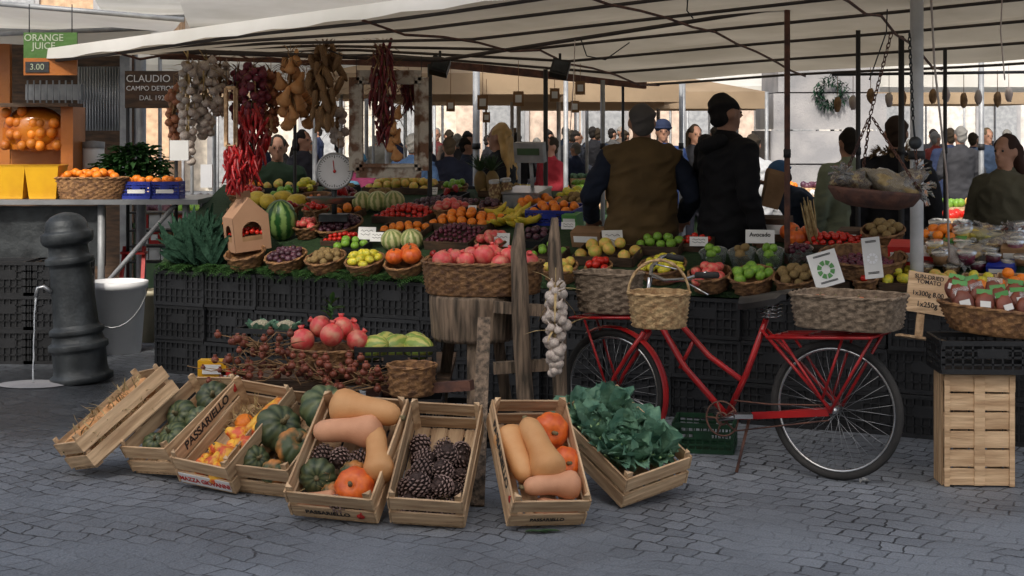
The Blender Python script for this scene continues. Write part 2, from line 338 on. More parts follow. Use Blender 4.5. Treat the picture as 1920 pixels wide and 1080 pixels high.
cr=[(1243,17,1.80,(.02,.04,.12),0,'person in navy coat and dark knitted cap between the two vendors',(.02,.03,.07),0),
(1304,18,1.76,(.012,.012,.015),15,'dark haired person in black coat right of the navy knitted cap',None,1),
(1120,27,1.72,(.02,.03,.05),180,'far shopper in dark blue seen just left of the olive vest',None,0),
(1082,25,1.68,(.03,.035,.05),90,'far shopper in slate jacket standing side on',None,0),
(1032,17,1.62,(.28,.02,.03),-60,'shopper in a red jacket with grey hair',None,0),
(1060,30,1.75,(.03,.05,.09),180,'far shopper in a dusky blue coat beyond the red jacket',None,0),
(875,19,1.6,(.03,.045,.08),100,'shopper in mid blue jacket left of the blond woman',None,0),
(842,16.5,1.62,(.012,.015,.03),190,'shopper with dark hair in a puffed navy jacket',None,0),
(775,15.5,1.66,(.03,.06,.12),170,'shopper in denim blue behind the wooden frame',None,0),
(818,26,1.72,(.10,.02,.02),0,'far shopper in a maroon coat',None,0),
(640,15.5,1.40,(.08,.20,.30),30,'child in turquoise coat and bright pink hat',(.55,.05,.12),0),
(672,16,1.45,(.25,.04,.10),-20,'child in magenta coat and light blue hat',(.10,.3,.45),0),
(570,16.5,1.7,(.03,.03,.04),60,'shopper in charcoal coat behind the hanging corn',None,1),
(715,24,1.7,(.3,.28,.24),180,'far shopper in a cream jacket',None,0),
(1800,19,1.74,(.04,.04,.045),190,'far shopper in a grey coat at the right',None,0),
(1852,21,1.72,(.03,.05,.09),10,'far shopper in a blue coat at the far right',None,1),
(1755,24,1.66,(.25,.04,.03),120,'far shopper in a brick red jacket right of the steel pole',None,0),
(1165,31,1.75,(.12,.09,.07),30,'far shopper in a brown coat beyond the olive vest',None,0),
(965,30,1.72,(.15,.15,.16),200,'far shopper in pale grey beyond the blond woman',None,0),
(1340,26,1.74,(.05,.03,.03),180,'far shopper in dark brown beside the black jacket',None,0)]
for px,Y,h,jc,rz,lb,hat,lg in cr:
    human(lb,V((px-960)/F*Y,Y,0),rz,h,jc=jc,hair=random.choice([(.03,.02,.01),(.1,.07,.04),(.015,.012,.01),(.25,.24,.22)]),hat=hat,long=bool(lg),arms=0 if px%2 else 1,vox=.018,group='shoppers on the square')
dc=[((.012,.012,.015),'black'),((.02,.03,.07),'navy'),((.06,.04,.03),'brown'),((.08,.08,.08),'grey'),((.20,.03,.03),'red'),((.22,.19,.15),'beige')]
for i in range(34):
    px=500+i*28+U(-18,18); 
    if i>=26: px=1640+(i-26)*36+U(-14,14)
    Y=U(20,36); c_,nm=random.choices(dc,[6,5,3,3,1,1])[0]
    human('small distant shopper in a %s coat in the crowd beyond the stall'%nm,V((px-960)/F*Y,Y,0),U(90,270),U(1.50,1.78),jc=c_,hair=random.choice([(.03,.02,.01),(.015,.012,.01),(.2,.19,.17)]),arms=i%2,vox=.018,group='distant crowd in %s coats'%nm)
# ---------------------------------------------------------------- ground
def ground():
    mb=MB(); mb.add([(-150,-20,0),(150,-20,0),(150,260,0),(-150,260,0)],[(0,1,2,3)],0,False); o=mb.build('ground','stone'); tag(o,'grey cobbled square','ground',kind='structure')
    m=bpy.data.materials.new('cobbles'); m.use_nodes=True; N=m.node_tree.nodes; L=m.node_tree.links; b=N['Principled BSDF']
    tc=N.new('ShaderNodeTexCoord'); nz=N.new('ShaderNodeTexNoise'); nz.inputs['Scale'].default_value=1.3; nz.inputs['Detail'].default_value=2; L.new(tc.outputs['Object'],nz.inputs['Vector'])
    vm=N.new('ShaderNodeVectorMath'); vm.operation='MULTIPLY_ADD'; vm.inputs[1].default_value=(.35,.35,0); L.new(nz.outputs['Color'],vm.inputs[0]); L.new(tc.outputs['Object'],vm.inputs[2])
    nz2=N.new('ShaderNodeTexNoise'); nz2.inputs['Scale'].default_value=16; L.new(tc.outputs['Object'],nz2.inputs['Vector'])
    vm2=N.new('ShaderNodeVectorMath'); vm2.operation='MULTIPLY_ADD'; vm2.inputs[1].default_value=(.04,.04,0); L.new(nz2.outputs['Color'],vm2.inputs[0]); L.new(vm.outputs[0],vm2.inputs[2])
    mp=N.new('ShaderNodeMapping'); mp.inputs['Rotation'].default_value=(0,0,R(33)); L.new(vm2.outputs[0],mp.inputs[0])
    br=N.new('ShaderNodeTexBrick'); br.inputs['Scale'].default_value=1; br.inputs['Brick Width'].default_value=.125; br.inputs['Row Height'].default_value=.112; br.inputs['Mortar Size'].default_value=.006; br.inputs['Mortar Smooth'].default_value=.7
    br.inputs['Color1'].default_value=(.215,.235,.262,1); br.inputs['Color2'].default_value=(.145,.160,.182,1); br.inputs['Mortar'].default_value=(.03,.032,.037,1); L.new(mp.outputs[0],br.inputs['Vector'])
    n3=N.new('ShaderNodeTexNoise'); n3.inputs['Scale'].default_value=.7; n3.inputs['Detail'].default_value=8; L.new(tc.outputs['Object'],n3.inputs['Vector'])
    mr=N.new('ShaderNodeMapRange'); mr.inputs[1].default_value=.3; mr.inputs[2].default_value=.7; mr.inputs[3].default_value=.62; mr.inputs[4].default_value=1.32; L.new(n3.outputs['Fac'],mr.inputs[0])
    n4=N.new('ShaderNodeTexNoise'); n4.inputs['Scale'].default_value=2.2; n4.inputs['Detail'].default_value=6; L.new(tc.outputs['Object'],n4.inputs['Vector'])
    sx=N.new('ShaderNodeSeparateXYZ'); L.new(tc.outputs['Object'],sx.inputs[0]); ry=N.new('ShaderNodeMapRange'); ry.inputs[1].default_value=5.8; ry.inputs[2].default_value=8.0; ry.inputs[3].default_value=.12; ry.inputs[4].default_value=-.10; L.new(sx.outputs[1],ry.inputs[0])
    ad=N.new('ShaderNodeMath'); L.new(n4.outputs['Fac'],ad.inputs[0]); L.new(ry.outputs[0],ad.inputs[1])
    r4=N.new('ShaderNodeMapRange'); r4.inputs[1].default_value=.46; r4.inputs[2].default_value=.62; r4.inputs[3].default_value=0; r4.inputs[4].default_value=.82; L.new(ad.outputs[0],r4.inputs[0])
    mx=N.new('ShaderNodeMix'); mx.data_type='RGBA'; L.new(r4.outputs[0],mx.inputs[0]); L.new(br.outputs['Color'],mx.inputs[6]); mx.inputs[7].default_value=(.190,.210,.236,1)
    ng=N.new('ShaderNodeTexNoise'); ng.inputs['Scale'].default_value=120; ng.inputs['Detail'].default_value=3; L.new(tc.outputs['Object'],ng.inputs['Vector'])
    mg=N.new('ShaderNodeMapRange'); mg.inputs[1].default_value=.3; mg.inputs[2].default_value=.7; mg.inputs[3].default_value=.75; mg.inputs[4].default_value=1.25; L.new(ng.outputs['Fac'],mg.inputs[0])
    mm=N.new('ShaderNodeMath'); mm.operation='MULTIPLY'; L.new(mr.outputs[0],mm.inputs[0]); L.new(mg.outputs[0],mm.inputs[1])
    vs=N.new('ShaderNodeVectorMath'); vs.operation='DISTANCE'; vs.inputs[1].default_value=(-3.2,9.9,0); L.new(vm.outputs[0],vs.inputs[0])
    rw=N.new('ShaderNodeMapRange'); rw.inputs[1].default_value=1.0; rw.inputs[2].default_value=2.2; rw.inputs[3].default_value=.30; rw.inputs[4].default_value=1; L.new(vs.outputs['Value'],rw.inputs[0])
    m3=N.new('ShaderNodeMath'); m3.operation='MULTIPLY'; L.new(mm.outputs[0],m3.inputs[0]); L.new(rw.outputs[0],m3.inputs[1])
    hs=N.new('ShaderNodeHueSaturation'); L.new(mx.outputs[2],hs.inputs['Color']); L.new(m3.outputs[0],hs.inputs['Value']); L.new(hs.outputs[0],b.inputs['Base Color'])
    r5=N.new('ShaderNodeMapRange'); r5.inputs[1].default_value=.35; r5.inputs[2].default_value=.65; r5.inputs[3].default_value=.5; r5.inputs[4].default_value=.85; L.new(n3.outputs['Fac'],r5.inputs[0])
    m5=N.new('ShaderNodeMath'); m5.operation='MULTIPLY'; L.new(r5.outputs[0],m5.inputs[0]); L.new(rw.outputs[0],m5.inputs[1]); L.new(m5.outputs[0],b.inputs['Roughness'])
    nf=N.new('ShaderNodeTexNoise'); nf.inputs['Scale'].default_value=45; nf.inputs['Detail'].default_value=6; L.new(tc.outputs['Object'],nf.inputs['Vector'])
    im=N.new('ShaderNodeMath'); im.operation='SUBTRACT'; im.inputs[0].default_value=1; L.new(r4.outputs[0],im.inputs[1]); i2=N.new('ShaderNodeMath'); i2.operation='MULTIPLY'; L.new(im.outputs[0],i2.inputs[0]); L.new(br.outputs['Fac'],i2.inputs[1])
    iv=N.new('ShaderNodeMath'); iv.operation='MULTIPLY_ADD'; iv.inputs[1].default_value=-1.3; L.new(i2.outputs[0],iv.inputs[0]); L.new(nf.outputs['Fac'],iv.inputs[2])
    bp=N.new('ShaderNodeBump'); bp.inputs['Strength'].default_value=.7; bp.inputs['Distance'].default_value=.016; L.new(iv.outputs[0],bp.inputs['Height']); L.new(bp.outputs[0],b.inputs['Normal'])
    o.data.materials.clear(); o.data.materials.append(m)
ground()
# ---------------------------------------------------------------- prototypes
W_,L_,D_=.34,.58,.17
def wood_crate():
    t=thing('wooden_crate','x','crate')
    for s in(-1,1):
        mb=MB()
        for z,h in((.042,.066),(.132,.07)): mb.box((s*W_/2,L_/2,z),(.008,L_,h),Tr(V(0,0,U(-.003,.003)))@Rt(U(-.4,.4),'X'))
        mb.build('side_panel','wood',t)
    for y in(0,L_):
        mb=MB()
        for z,h in((.045,.062),(.130,.066)): mb.box((0,y+(.006 if y==0 else -.006),z),(W_-.012,.009,h),Rt(U(-.7,.7),'Y'))
        mb.build('end_panel','woodx',t)
    mb=MB()
    for i in range(4): mb.box((-W_/2+.045+i*.083,L_/2,.004),(.072,L_-.02,.007))
    for y in(.03,L_/2,L_-.03): mb.box((0,y,-.003),(W_-.01,.04,.006))
    mb.build('bottom_panel','wood',t)
    for sx in(-1,1):
        for y in(.024,L_-.024):
            mb=MB(); c=[(sx*(W_/2-.006),y-.013),(sx*(W_/2-.006),y+.013),(sx*(W_/2-.034),y-.013 if y<.1 else y+.013)]
            z0,z1=.008,D_+.02; mb.add([(*q,z) for z in(z0,z1) for q in c],[(0,1,2),(3,4,5),(0,1,4,3),(1,2,5,4),(2,0,3,5)],0,False); mb.build('corner_post','wood',t)
    return Proto(t)
WC=wood_crate()
def plastic(name,m,w,l,h,lab,cat='crate',solid=False):
    t=thing(name,lab,cat)
    def panel(Mx,ln):
        mb=MB(); mb.box((0,0,h-.012),(ln,.014,.024),Mx); mb.box((0,0,.012),(ln,.012,.024),Mx)
        for k in range(1,4): mb.box((0,.0,.012+k*(h-.024)/4),(ln,.006,.009),Mx)
        n=int(ln/.045)
        for k in range(n+1): mb.box((-ln/2+.006+k*(ln-.012)/n,.001,h/2),(.009 if k not in(0,n) else .02,.008,h-.03),Mx)
        mb.box((0,-.002,h*.62),(ln*.3,.004,h*.28),Mx)
        if solid: mb.box((0,.012,h/2),(ln*.97,.004,h*.92),Mx)
        mb.build('side_panel',m,t)
    panel(Tr(V(0,-l/2,0)),w); panel(Tr(V(0,l/2,0))@Rt(180,'Z'),w); panel(Tr(V(-w/2,0,0))@Rt(-90,'Z'),l-.016); panel(Tr(V(w/2,0,0))@Rt(90,'Z'),l-.016)
    mb=MB(); mb.box((0,0,.004),(w-.02,l-.02,.006)); mb.build('base',m,t)
    return Proto(t)
PC=plastic('plastic_crate','plastic',.42,.36,.25,'x',solid=True); PG=plastic('plastic_crate','plasticgreen',.40,.30,.16,'x'); PB=plastic('plastic_crate','plasticblue',.36,.26,.12,'x')
PL=plastic('plastic_crate','plastic',.46,.32,.16,'x')
FR={}
def fr(kind,fn,m,rest=1.,stem=None,name=None,cat=None):
    mb=MB(); fn(mb); me=mb.mesh(kind,m); st=None
    if stem: sb=MB(); stem(sb); st=sb.mesh('stem','stem')
    FR[kind]=(me,st,rest,name or kind,cat or kind.replace('_',' '))
def place(kind,label,Mx,s=1.,group=None):
    me,st,rest,nm,cat=FR[kind]; o=bpy.data.objects.new(nm,me); C.objects.link(o)
    o.matrix_world=Mx@Matrix.Scale(s,4); tag(o,label,cat,group)
    if st: c=bpy.data.objects.new('stem',st); C.objects.link(c); c.parent=o
    return o
for k,m in(('orange','orange'),('tomato','tomato'),('apple','pinkfruit'),('peach','peach'),('fig','darkfruit'),('grape','redgrape'),('kiwi','kiwi'),('lime','lime')):
    fr(k,lambda b:b.ball((0,0,0),(1,1,.92),12,9,dent=.18),m,.9)
fr('lemon',lambda b:(b.ball((0,0,0),(1.25,.9,.9),12,9),b.ball((1.2,0,0),.25,6,5)),'lemon',.9)
fr('pomegranate',lambda b:(b.ball((0,0,0),(1,1,.95),24,12,rib=6,rd=.04),b.lathe([(.16,.85),(.2,1.0),(.3,1.22),(.2,1.05),(.02,1.0)],10)),'pinkfruit',.9)
def bnut(b): b.tube([(-.5,0,-.03),(-.485,0,-.03),(-.45,0,-.02),(-.38,0,.0),(-.25,0,.01),(-.1,0,.015),(.03,0,.005),(.13,0,-.01),(.24,0,-.03),(.34,0,-.035),(.42,0,-.035),(.475,0,-.035),(.5,0,-.035)],[.02,.07,.115,.15,.165,.165,.175,.2,.235,.245,.215,.13,.03],24)
bst=lambda b:b.tube([(-.48,0,-.03),(-.52,0,-.02),(-.57,.01,0)],[.05,.032,.04],7)
fr('butternut_squash',bnut,'butternut',.26,bst,'butternut_squash','squash'); fr('pale_butternut',bnut,'butternutpale',.26,bst,'butternut_squash','squash')
stp=lambda b:b.tube([(0,0,.55),(0,0,.8),(.08,.02,1.0)],[.17,.09,.11],8)
def lump(b,rib,rd): b.ball((0,0,0),(1,1,.78),rib*12,22,rib=rib,rd=rd,dent=.3)
fr('green_pumpkin',lambda b:lump(b,9,.085),'pumpgreen',.75,stp,'green_pumpkin','pumpkin')
fr('mottled_pumpkin',lambda b:lump(b,10,.07),'pumpmix',.75,stp,'mottled_pumpkin','pumpkin')
fr('orange_pumpkin',lambda b:b.ball((0,0,0),(1,1,.85),90,16,rib=9,rd=.04,dent=.25,nz=.04),'pumporange',.8,stp,'orange_pumpkin','pumpkin')
fr('ornamental_gourd',lambda b:b.tube([(0,0,-.95),(0,0,-.9),(0,0,-.6),(0,0,-.1),(.02,0,.35),(.05,0,.75),(.12,0,1.1),(.15,0,1.2)],[.05,.45,.85,.95,.7,.42,.3,.1],14),'gourd',.9,lambda b:b.tube([(.14,0,1.15),(.2,0,1.4)],[.1,.08],6),'ornamental_gourd','gourd')
fr('round_gourd',lambda b:b.ball((0,0,0),(1,1,.7),64,14,rib=8,rd=.12,dent=.3,nz=.08),'gourd',.7,stp,'ornamental_gourd','gourd')
fr('striped_melon',lambda b:b.ball((0,0,0),(1,1,.92),80,14,rib=10,rd=.05),'melon',.9,None,'melon','melon')
fr('watermelon',lambda b:b.ball((0,0,0),(1,1,1.3),20,14),'watermelon',1.2)
fr('green_melon',lambda b:b.ball((0,0,0),(1,1,1.45),40,14,rib=8,rd=.03),'greenmelon',1,None,'green_melon','melon')
fr('yellow_melon',lambda b:b.ball((0,0,0),(1,1,1.35),16,12),'yellowmelon',1,None,'yellow_melon','melon')
def conef(b):
    b.ball((0,0,0),(.62,.62,.95),14,10)
    n=66
    for i in range(n):
        z=-.95+1.85*i/(n-1); a=i*2.39996; rr=math.sqrt(max(.03,1-(z*.97)**2))*.78; M_=Rt(math.degrees(a),'Z')
        w=.15+.16*rr; t=rr+.10
        b.add([M_@V(rr*.6,-w*.6,z-.04),M_@V(rr*.6,w*.6,z-.04),M_@V(t,w*.8,z+.07),M_@V(t,0,z+.18),M_@V(t,-w*.8,z+.07)],[(0,1,2,4),(2,3,4)],0,False)
        b.add([M_@V(t,w*.8,z+.07),M_@V(t-.02,0,z+.20),M_@V(t,-w*.8,z+.07),M_@V(t-.03,0,z-.05),M_@V(t+.10,0,z+.08)],[(0,1,4),(1,2,4),(2,3,4),(3,0,4)],1,False)
fr('pine_cone',conef,('cone','conetip'),.9,None,'pine_cone','pine cone')
fr('pepper',lambda b:b.tube([(0,0,-.9),(0,.02,-.5),(0,.08,.1),(0,.0,.7),(0,0,.95)],[.1,.4,.55,.6,.2],8),'chili',.5,None,'red_pepper','pepper')
fr('yellow_squash',lambda b:b.tube([(-1,0,0),(-.9,0,0),(-.4,0,.04),(.2,0,.03),(.7,0,-.02),(.95,0,-.02),(1,0,-.02)],[.05,.16,.22,.32,.36,.2,.05],14),'gourd',.34,None,'yellow_squash','squash')
fr('carrot',lambda b:b.tube([(-1,0,0),(0,0,0),(1,0,0)],[.08,.22,.28],7),'carrot',.3)
fr('banana',lambda b:b.tube([(-1,0,.35),(-.8,0,.2),(-.3,0,-.02),(.3,0,-.02),(.8,0,.2),(1.05,0,.42)],[.06,.16,.22,.22,.15,.05],8),'banana',.2)
# ---------------------------------------------------------------- stall geometry
YA=-25.7
def SY(px,d=0): return (9.616+d)/(1+.482*(px-960)/F)
def zt(d): return .76+(.30*d if d<.8 else .24+.15*(d-.8))
def lim(px): return 2.3 if px<1090 else .62 if px<1440 else .95
def TS(px,py):
    best=None; d=0.
    while d<=lim(px):
        Y=SY(px,d); y=240+(H-zt(d))*F/Y
        if best is None or abs(y-py)<best[0]: best=(abs(y-py),d,V((px-960)/F*Y,Y,zt(d)))
        d+=.01
    return best[2],best[1]
used=[]
def SM(px,py,w=30,l=.15):
    p,d=TS(px,py); used.append((px-w/2,px+w/2,d,d+l)); return Tr(p+V(0,0,.004))@Rt(YA,'Z')@Rt(18.4 if d<.8 else 9.5,'X')
def LP(x,d,z): return V(x,9.616-.482*x+d,z)
st=thing('market_stall','long produce stall with a sloping top covered in green matting','stall',LP(0,.5,0))
mb=MB()
for x0,x1,dm_ in((-2.5,.45,2.4),(.45,1.47,.68),(1.47,3.3,1.05)):
    ds=[0,min(.8,dm_)]+([dm_] if dm_>.8 else [])
    for a,b_ in zip(ds,ds[1:]):
        q=[LP(x0,a,zt(a)),LP(x1,a,zt(a)),LP(x1,b_,zt(b_)),LP(x0,b_,zt(b_))]; mb.add(q+[v-V(0,0,.03) for v in q],[(0,1,2,3),(4,7,6,5),(0,4,5,1),(2,6,7,3),(0,3,7,4),(1,5,6,2)],0,False)
mb.build('tabletop','grassmat',st)
for x,d in((-2.3,.5),(-2.3,2.2),(0,2.2),(.3,.5),(1.5,.5),(2.9,.8)):
    mb=MB(); p=LP(x,d,0); mb.tube([p,V(p.x,p.y,zt(d)-.03)],.02); mb.build('leg','galv',st)
mb=MB(); x=-2.5
while x<.0:
    o=LP(x,U(-.03,.05),.765+U(0,.02)); d=V(U(-.8,.8),U(-1.,-.6),U(-.35,.1)).normalized(); Lf=U(.10,.19)
    mb.tube([o,o+d*Lf*.5,o+d*Lf-V(0,0,.03)],.0015,3)
    for k in range(7):
        c=o+d*Lf*(k+1)/8-V(0,0,.03*(k/8)**2)
        for s in(-1,1): mb.leaf(c,d*.5+d.cross(V(0,0,1))*s,V(0,0,1),.04*(1-k/9)+.008,.010,.2,k=2)
    x+=.016
mb.build('fern_fringe','fern',st)
GP='black crates stacked under the stall front'
x=-2.46; ct=math.cos(R(YA)); cols=[]
while x<3.1: cols.append(x+.43*ct/2); x+=.43*ct
for i,x in enumerate(cols):
    for k in range(3):
        m=Tr(LP(x,.19,.0)+V(U(-.005,.005),U(-.03,.02),k*.2425))@Rt(YA+U(-2,2),'Z')@Matrix.Diagonal((1,1,.96,1))
        PC.put('black lattice crate, %s of its stack, under the stall edge, stack %d from the left'%(('bottom','middle','top')[k],i+1),m,GP)
PG.put('dark green plastic crate on the cobbles behind the bicycle frame',Tr(G(1322,840))@Rt(-12,'Z')@Matrix.Diagonal((.8,1,1,1)))
# ---------------------------------------------------------------- baskets
def basket(label,Mx,r,h,m='wicker',rb=.8,floor=None,sx=1,sy=1,handle=None,name='wicker_basket',group=None,sq=0):
    o=thing(name,label,'basket',group=group)
    n=max(24,int(2*pi*r/.022)//4*4); rows=max(4,int(h/.018)); mb=MB(); vs=[];fs=[]; dz=h/rows; lv=[]; sd=U(0,50)
    for j in range(rows): lv+=[(j,0,-.003),(j,.5,None)]
    lv.append((rows,0,-.003))
    def shape(a):
        if not sq: return math.cos(a),math.sin(a)
        c,s_=math.cos(a),math.sin(a); k=1/((abs(c)**4+abs(s_)**4)**.25); return c*k,s_*k
    def wob(a): return 1+.035*noise.noise(V(math.cos(a),math.sin(a),sd))
    for j,f_,off in lv:
        z=(j+f_)*dz; t=z/h; rr=r*(rb+(1-rb)*t**.8)
        for i in range(n):
            a=2*pi*i/n; q=off if off is not None else (.007 if (i//2+j)%2 else -.002); q+=U(-.0015,.0015); cx,cy=shape(a)
            vs.append(V(cx*(rr*sx*wob(a)+q),cy*(rr*sy*wob(a)+q),z))
    k=len(lv)
    for i in range(k-1):
        for j in range(n): fs.append((i*n+j,i*n+(j+1)%n,(i+1)*n+(j+1)%n,(i+1)*n+j))
    mb.add(vs,fs,0,True)
    fz=floor if floor is not None else .01
    q=[V(shape(2*pi*i/n)[0]*(r*sx*.97-.008),shape(2*pi*i/n)[1]*(r*sy*.97-.008),h) for i in range(n)]; q2=[V(v.x*.93,v.y*.93,fz) for v in q]
    mb.add(q+q2+[V(0,0,fz)],[(i,(i+1)%n,n+(i+1)%n,n+i) for i in range(n)]+[(n+i,n+(i+1)%n,2*n) for i in range(n)],0,False)
    mb.build('woven_wall',m,o)
    mb=MB(); 
    for tw in range(2): mb.tube([V(shape(2*pi*i/n)[0]*(r*sx*wob(2*pi*i/n)+.004*math.cos(i*.9+tw*pi)),shape(2*pi*i/n)[1]*(r*sy*wob(2*pi*i/n)+.004*math.cos(i*.9+tw*pi)),h+.004*math.sin(i*.9+tw*pi)) for i in range(n)],.0065,5,closed=True)
    mb.build('rim',m,o)
    if handle:
        mb=MB()
        for tw in range(2): mb.tube([V(-r*sx*math.cos(pi*i/24),.004*math.cos(i*.9+tw*pi),h*.9+handle*math.sin(pi*i/24)+.004*math.sin(i*.9+tw*pi)) for i in range(25)],.006,6)
        mb.build('handle',m,o)
    o.matrix_world=Mx; return o
def heap(kind,label,Mx,rx,ry,r,z,dome=.02,group=None,n=None,rect=False,rot=True,keep=1.):
    pts=[]
    if rect:
        nx=max(1,int(2*rx/(2*r*1.02))); ny=max(1,int(2*ry/(2*r*.98)))
        for j in range(ny):
            for i in range(nx):
                pts.append(((-rx+(i+.5+(.25 if j%2 else -.25)*.8)*2*rx/nx)+U(-.15,.15)*r,(-ry+(j+.5)*2*ry/ny)+U(-.15,.15)*r))
    else:
        n=n or max(3,int(.80*(rx*ry)/(r*r)))
        for i in range(n): q=math.sqrt((i+.5)/n); a=i*2.39996; pts.append((rx*.9*q*math.cos(a),ry*.9*q*math.sin(a)))
    for x,y in pts:
        if U(0,1)>keep: continue
        q=(x/rx)**2+(y/ry)**2; zz=z+dome*max(0,1-q)+U(-.25,.3)*r
        place(kind,label,Mx@Tr(V(x,y,zz))@Rt(U(0,360),'Z')@Rt(U(-60,60) if rot else U(-12,12),'X'),r*U(.86,1.1),group or ('heap of '+label)[:60])
def bask(px,py,wpx,h,kind,r,bl,fl,m='wicker',sy=1,handle=None,rb=.78,dome=.045,keep=1.):
    Y=TS(px,py)[0].y; R_=wpx/F*Y/2; Mx=SM(px,py,wpx,R_*2.2)@Tr(V(0,R_*.3,0))
    basket(bl,Mx,R_,h,m,rb,floor=max(.01,h-r*1.5),sy=sy,handle=handle)
    if kind: heap(kind,fl,Mx,R_*.92,R_*sy*.92,r,h-r*.45,dome,keep=keep)
    return Mx,R_
def tray(px,py,wpx,l,h,kind,r,bl,fl,m='wooddark',dome=.03,keep=1.,name='produce_tray'):
    Mx=SM(px,py,wpx,l*1.12); Y=Mx.translation.y; w=wpx/F*Y; Mx=Mx@Tr(V(0,l/2,0)); t=thing(name,bl,'tray')
    for a,b_,c,d in((0,-l/2,w,.008),(0,l/2,w,.008),(-w/2,0,.008,l-.01),(w/2,0,.008,l-.01)):
        mb=MB(); mb.box((a,b_,h/2),(c,d,h)); mb.build('side',m,t)
    mb=MB(); mb.box((0,0,max(.006,h-r*1.6)),(w-.01,l-.01,.006)); mb.build('base',m,t); t.matrix_world=Mx
    if kind: heap(kind,fl,Mx,w/2-.01,l/2-.01,r,h-r*.4,dome,rect=True,keep=keep)
Mx,R1=bask(458,512,76,.10,None,.03,'small wicker basket under the cardboard house','')
bask(533,515,78,.09,'fig',.022,'wicker basket of dark figs, second in the front row','dark purple fig in the second front basket')
bask(608,517,76,.09,'kiwi',.028,'wicker basket of brown kiwis, third in the front row','brown kiwi in the third front basket')
bask(682,518,74,.085,'lemon',.032,'wicker basket of yellow lemons below the white price cards','yellow green lemon in the basket below the price cards',dome=.06)
bask(755,523,74,.08,None,.06,'wicker basket of small orange pumpkins beside the round wooden block','')
Mp=SM(755,523)@Tr(V(0,.04,.10))
for dx,dy,s in((-.06,0,.062),(.05,.03,.066),(0,.1,.06)): place('orange_pumpkin','small orange pumpkin in the basket left of the big fruit basket',Mp@Tr(V(dx,dy,.02)),s,'small pumpkins in a basket')
bask(1050,530,66,.09,'peach',.035,'wicker basket between the upright wooden posts and the bicycle','yellow peach in the basket behind the wooden posts')
bask(1240,528,90,.09,'lemon',.032,'wicker basket of yellow fruit above the bicycle handlebar','yellow lemon above the bicycle handlebar')
bask(1330,548,80,.10,'apple',.036,'wicker basket left of the bicycle saddle','pink apple in basket left of the saddle')
bask(1408,555,84,.10,'lime',.034,'wicker basket directly behind the bicycle saddle','green fruit in the basket behind the saddle')
bask(1492,553,84,.10,'kiwi',.03,'wicker basket right of the bicycle saddle','kiwi in the basket right of the saddle')
bask(575,447,52,.09,'apple',.03,'small round handled wicker basket beside the watermelon','pink apple in the small handled basket',handle=.16)
tray(640,462,90,.16,.035,'tomato',.018,'tray of cherry tomatoes behind the front baskets','red cherry tomato behind the front baskets')
tray(745,420,110,.30,.05,'tomato',.021,'tray of bright red tomatoes in the middle of the stall','bright red tomato in the middle tray',dome=.06)
tray(838,470,95,.30,.06,'grape',.016,'tray of dark red grapes right of the striped melons','dark red grape right of the striped melons',keep=.95,dome=.06)
tray(750,445,95,.16,.04,'orange',.031,'tray of oranges behind the striped melons','orange behind the striped melons')
tray(855,434,130,.34,.05,'orange',.034,'large tray of oranges in the middle of the stall','orange in the large middle tray',dome=.06)
tray(820,398,130,.26,.05,'fig',.022,'tray of brown purple fruit behind the oranges','brown purple fruit behind the oranges')
tray(740,365,140,.3,.05,'peach',.04,'tray of yellow green fruit at the back near the frame','yellow green peach at the back of the stall',dome=.06)
tray(950,372,120,.2,.05,'kiwi',.028,'tray of brown fruit behind the blue crate','brown kiwi behind the blue crate')
bask(585,388,62,.08,'carrot',.06,'basket of orange carrots beside the round weighing scale','orange carrot beside the scale',dome=.03)
bask(636,395,60,.08,'pepper',.05,'basket of glossy red peppers below the round scale','glossy red pepper below the scale',dome=.08)
bask(630,440,92,.06,'fig',.022,'wide shallow wicker basket of dark fruit left of the pale melons','dark fruit in the wide shallow basket')
for px in(672,700,730): place('striped_melon','pale ribbed melon in the row below the round scale',SM(px,402,34,.2)@Tr(V(0,.08,.08)),.085,'pale melons in a row')
for px in(732,768): place('striped_melon','striped melon at the stall front, %s of the two'%('left' if px<750 else 'right'),SM(px,473,40,.16)@Tr(V(0,.05,.068)),.080)
place('watermelon','large green striped watermelon standing behind the cardboard house',SM(519,458,60,.25)@Tr(V(0,.1,.14))@Rt(8,'Y'),.118)
for i,(px,py) in enumerate(((490,398),(518,392),(545,398),(470,392))): place('yellow_melon','yellow melon lying behind the watermelon',SM(px,py)@Tr(V(0,.1,.06))@Rt(90,'Y')@Rt(U(-40,40),'X'),.062,'yellow melons')
for i in range(14): place('banana','yellow banana on green matting beside the blue crate',SM(925+(i%7)*11,430-(i//7)*14)@Tr(V(0,.05,.025+.012*(i%4)))@Rt(U(55,95),'Z'),.11,'bananas on the stall')
Mb=SM(1030,425,90,.25)@Tr(V(0,.14,0)); PB.put('blue plastic crate right of the bananas on the stall',Mb@Matrix.Diagonal((1,1,.9,1)))
heap('orange','orange in the blue crate right of the bananas',Mb,.16,.11,.034,.09,.03,rect=True); heap('orange','orange in the pile behind the bananas',SM(975,402)@Tr(V(0,.1,0)),.08,.08,.036,.03,.05)
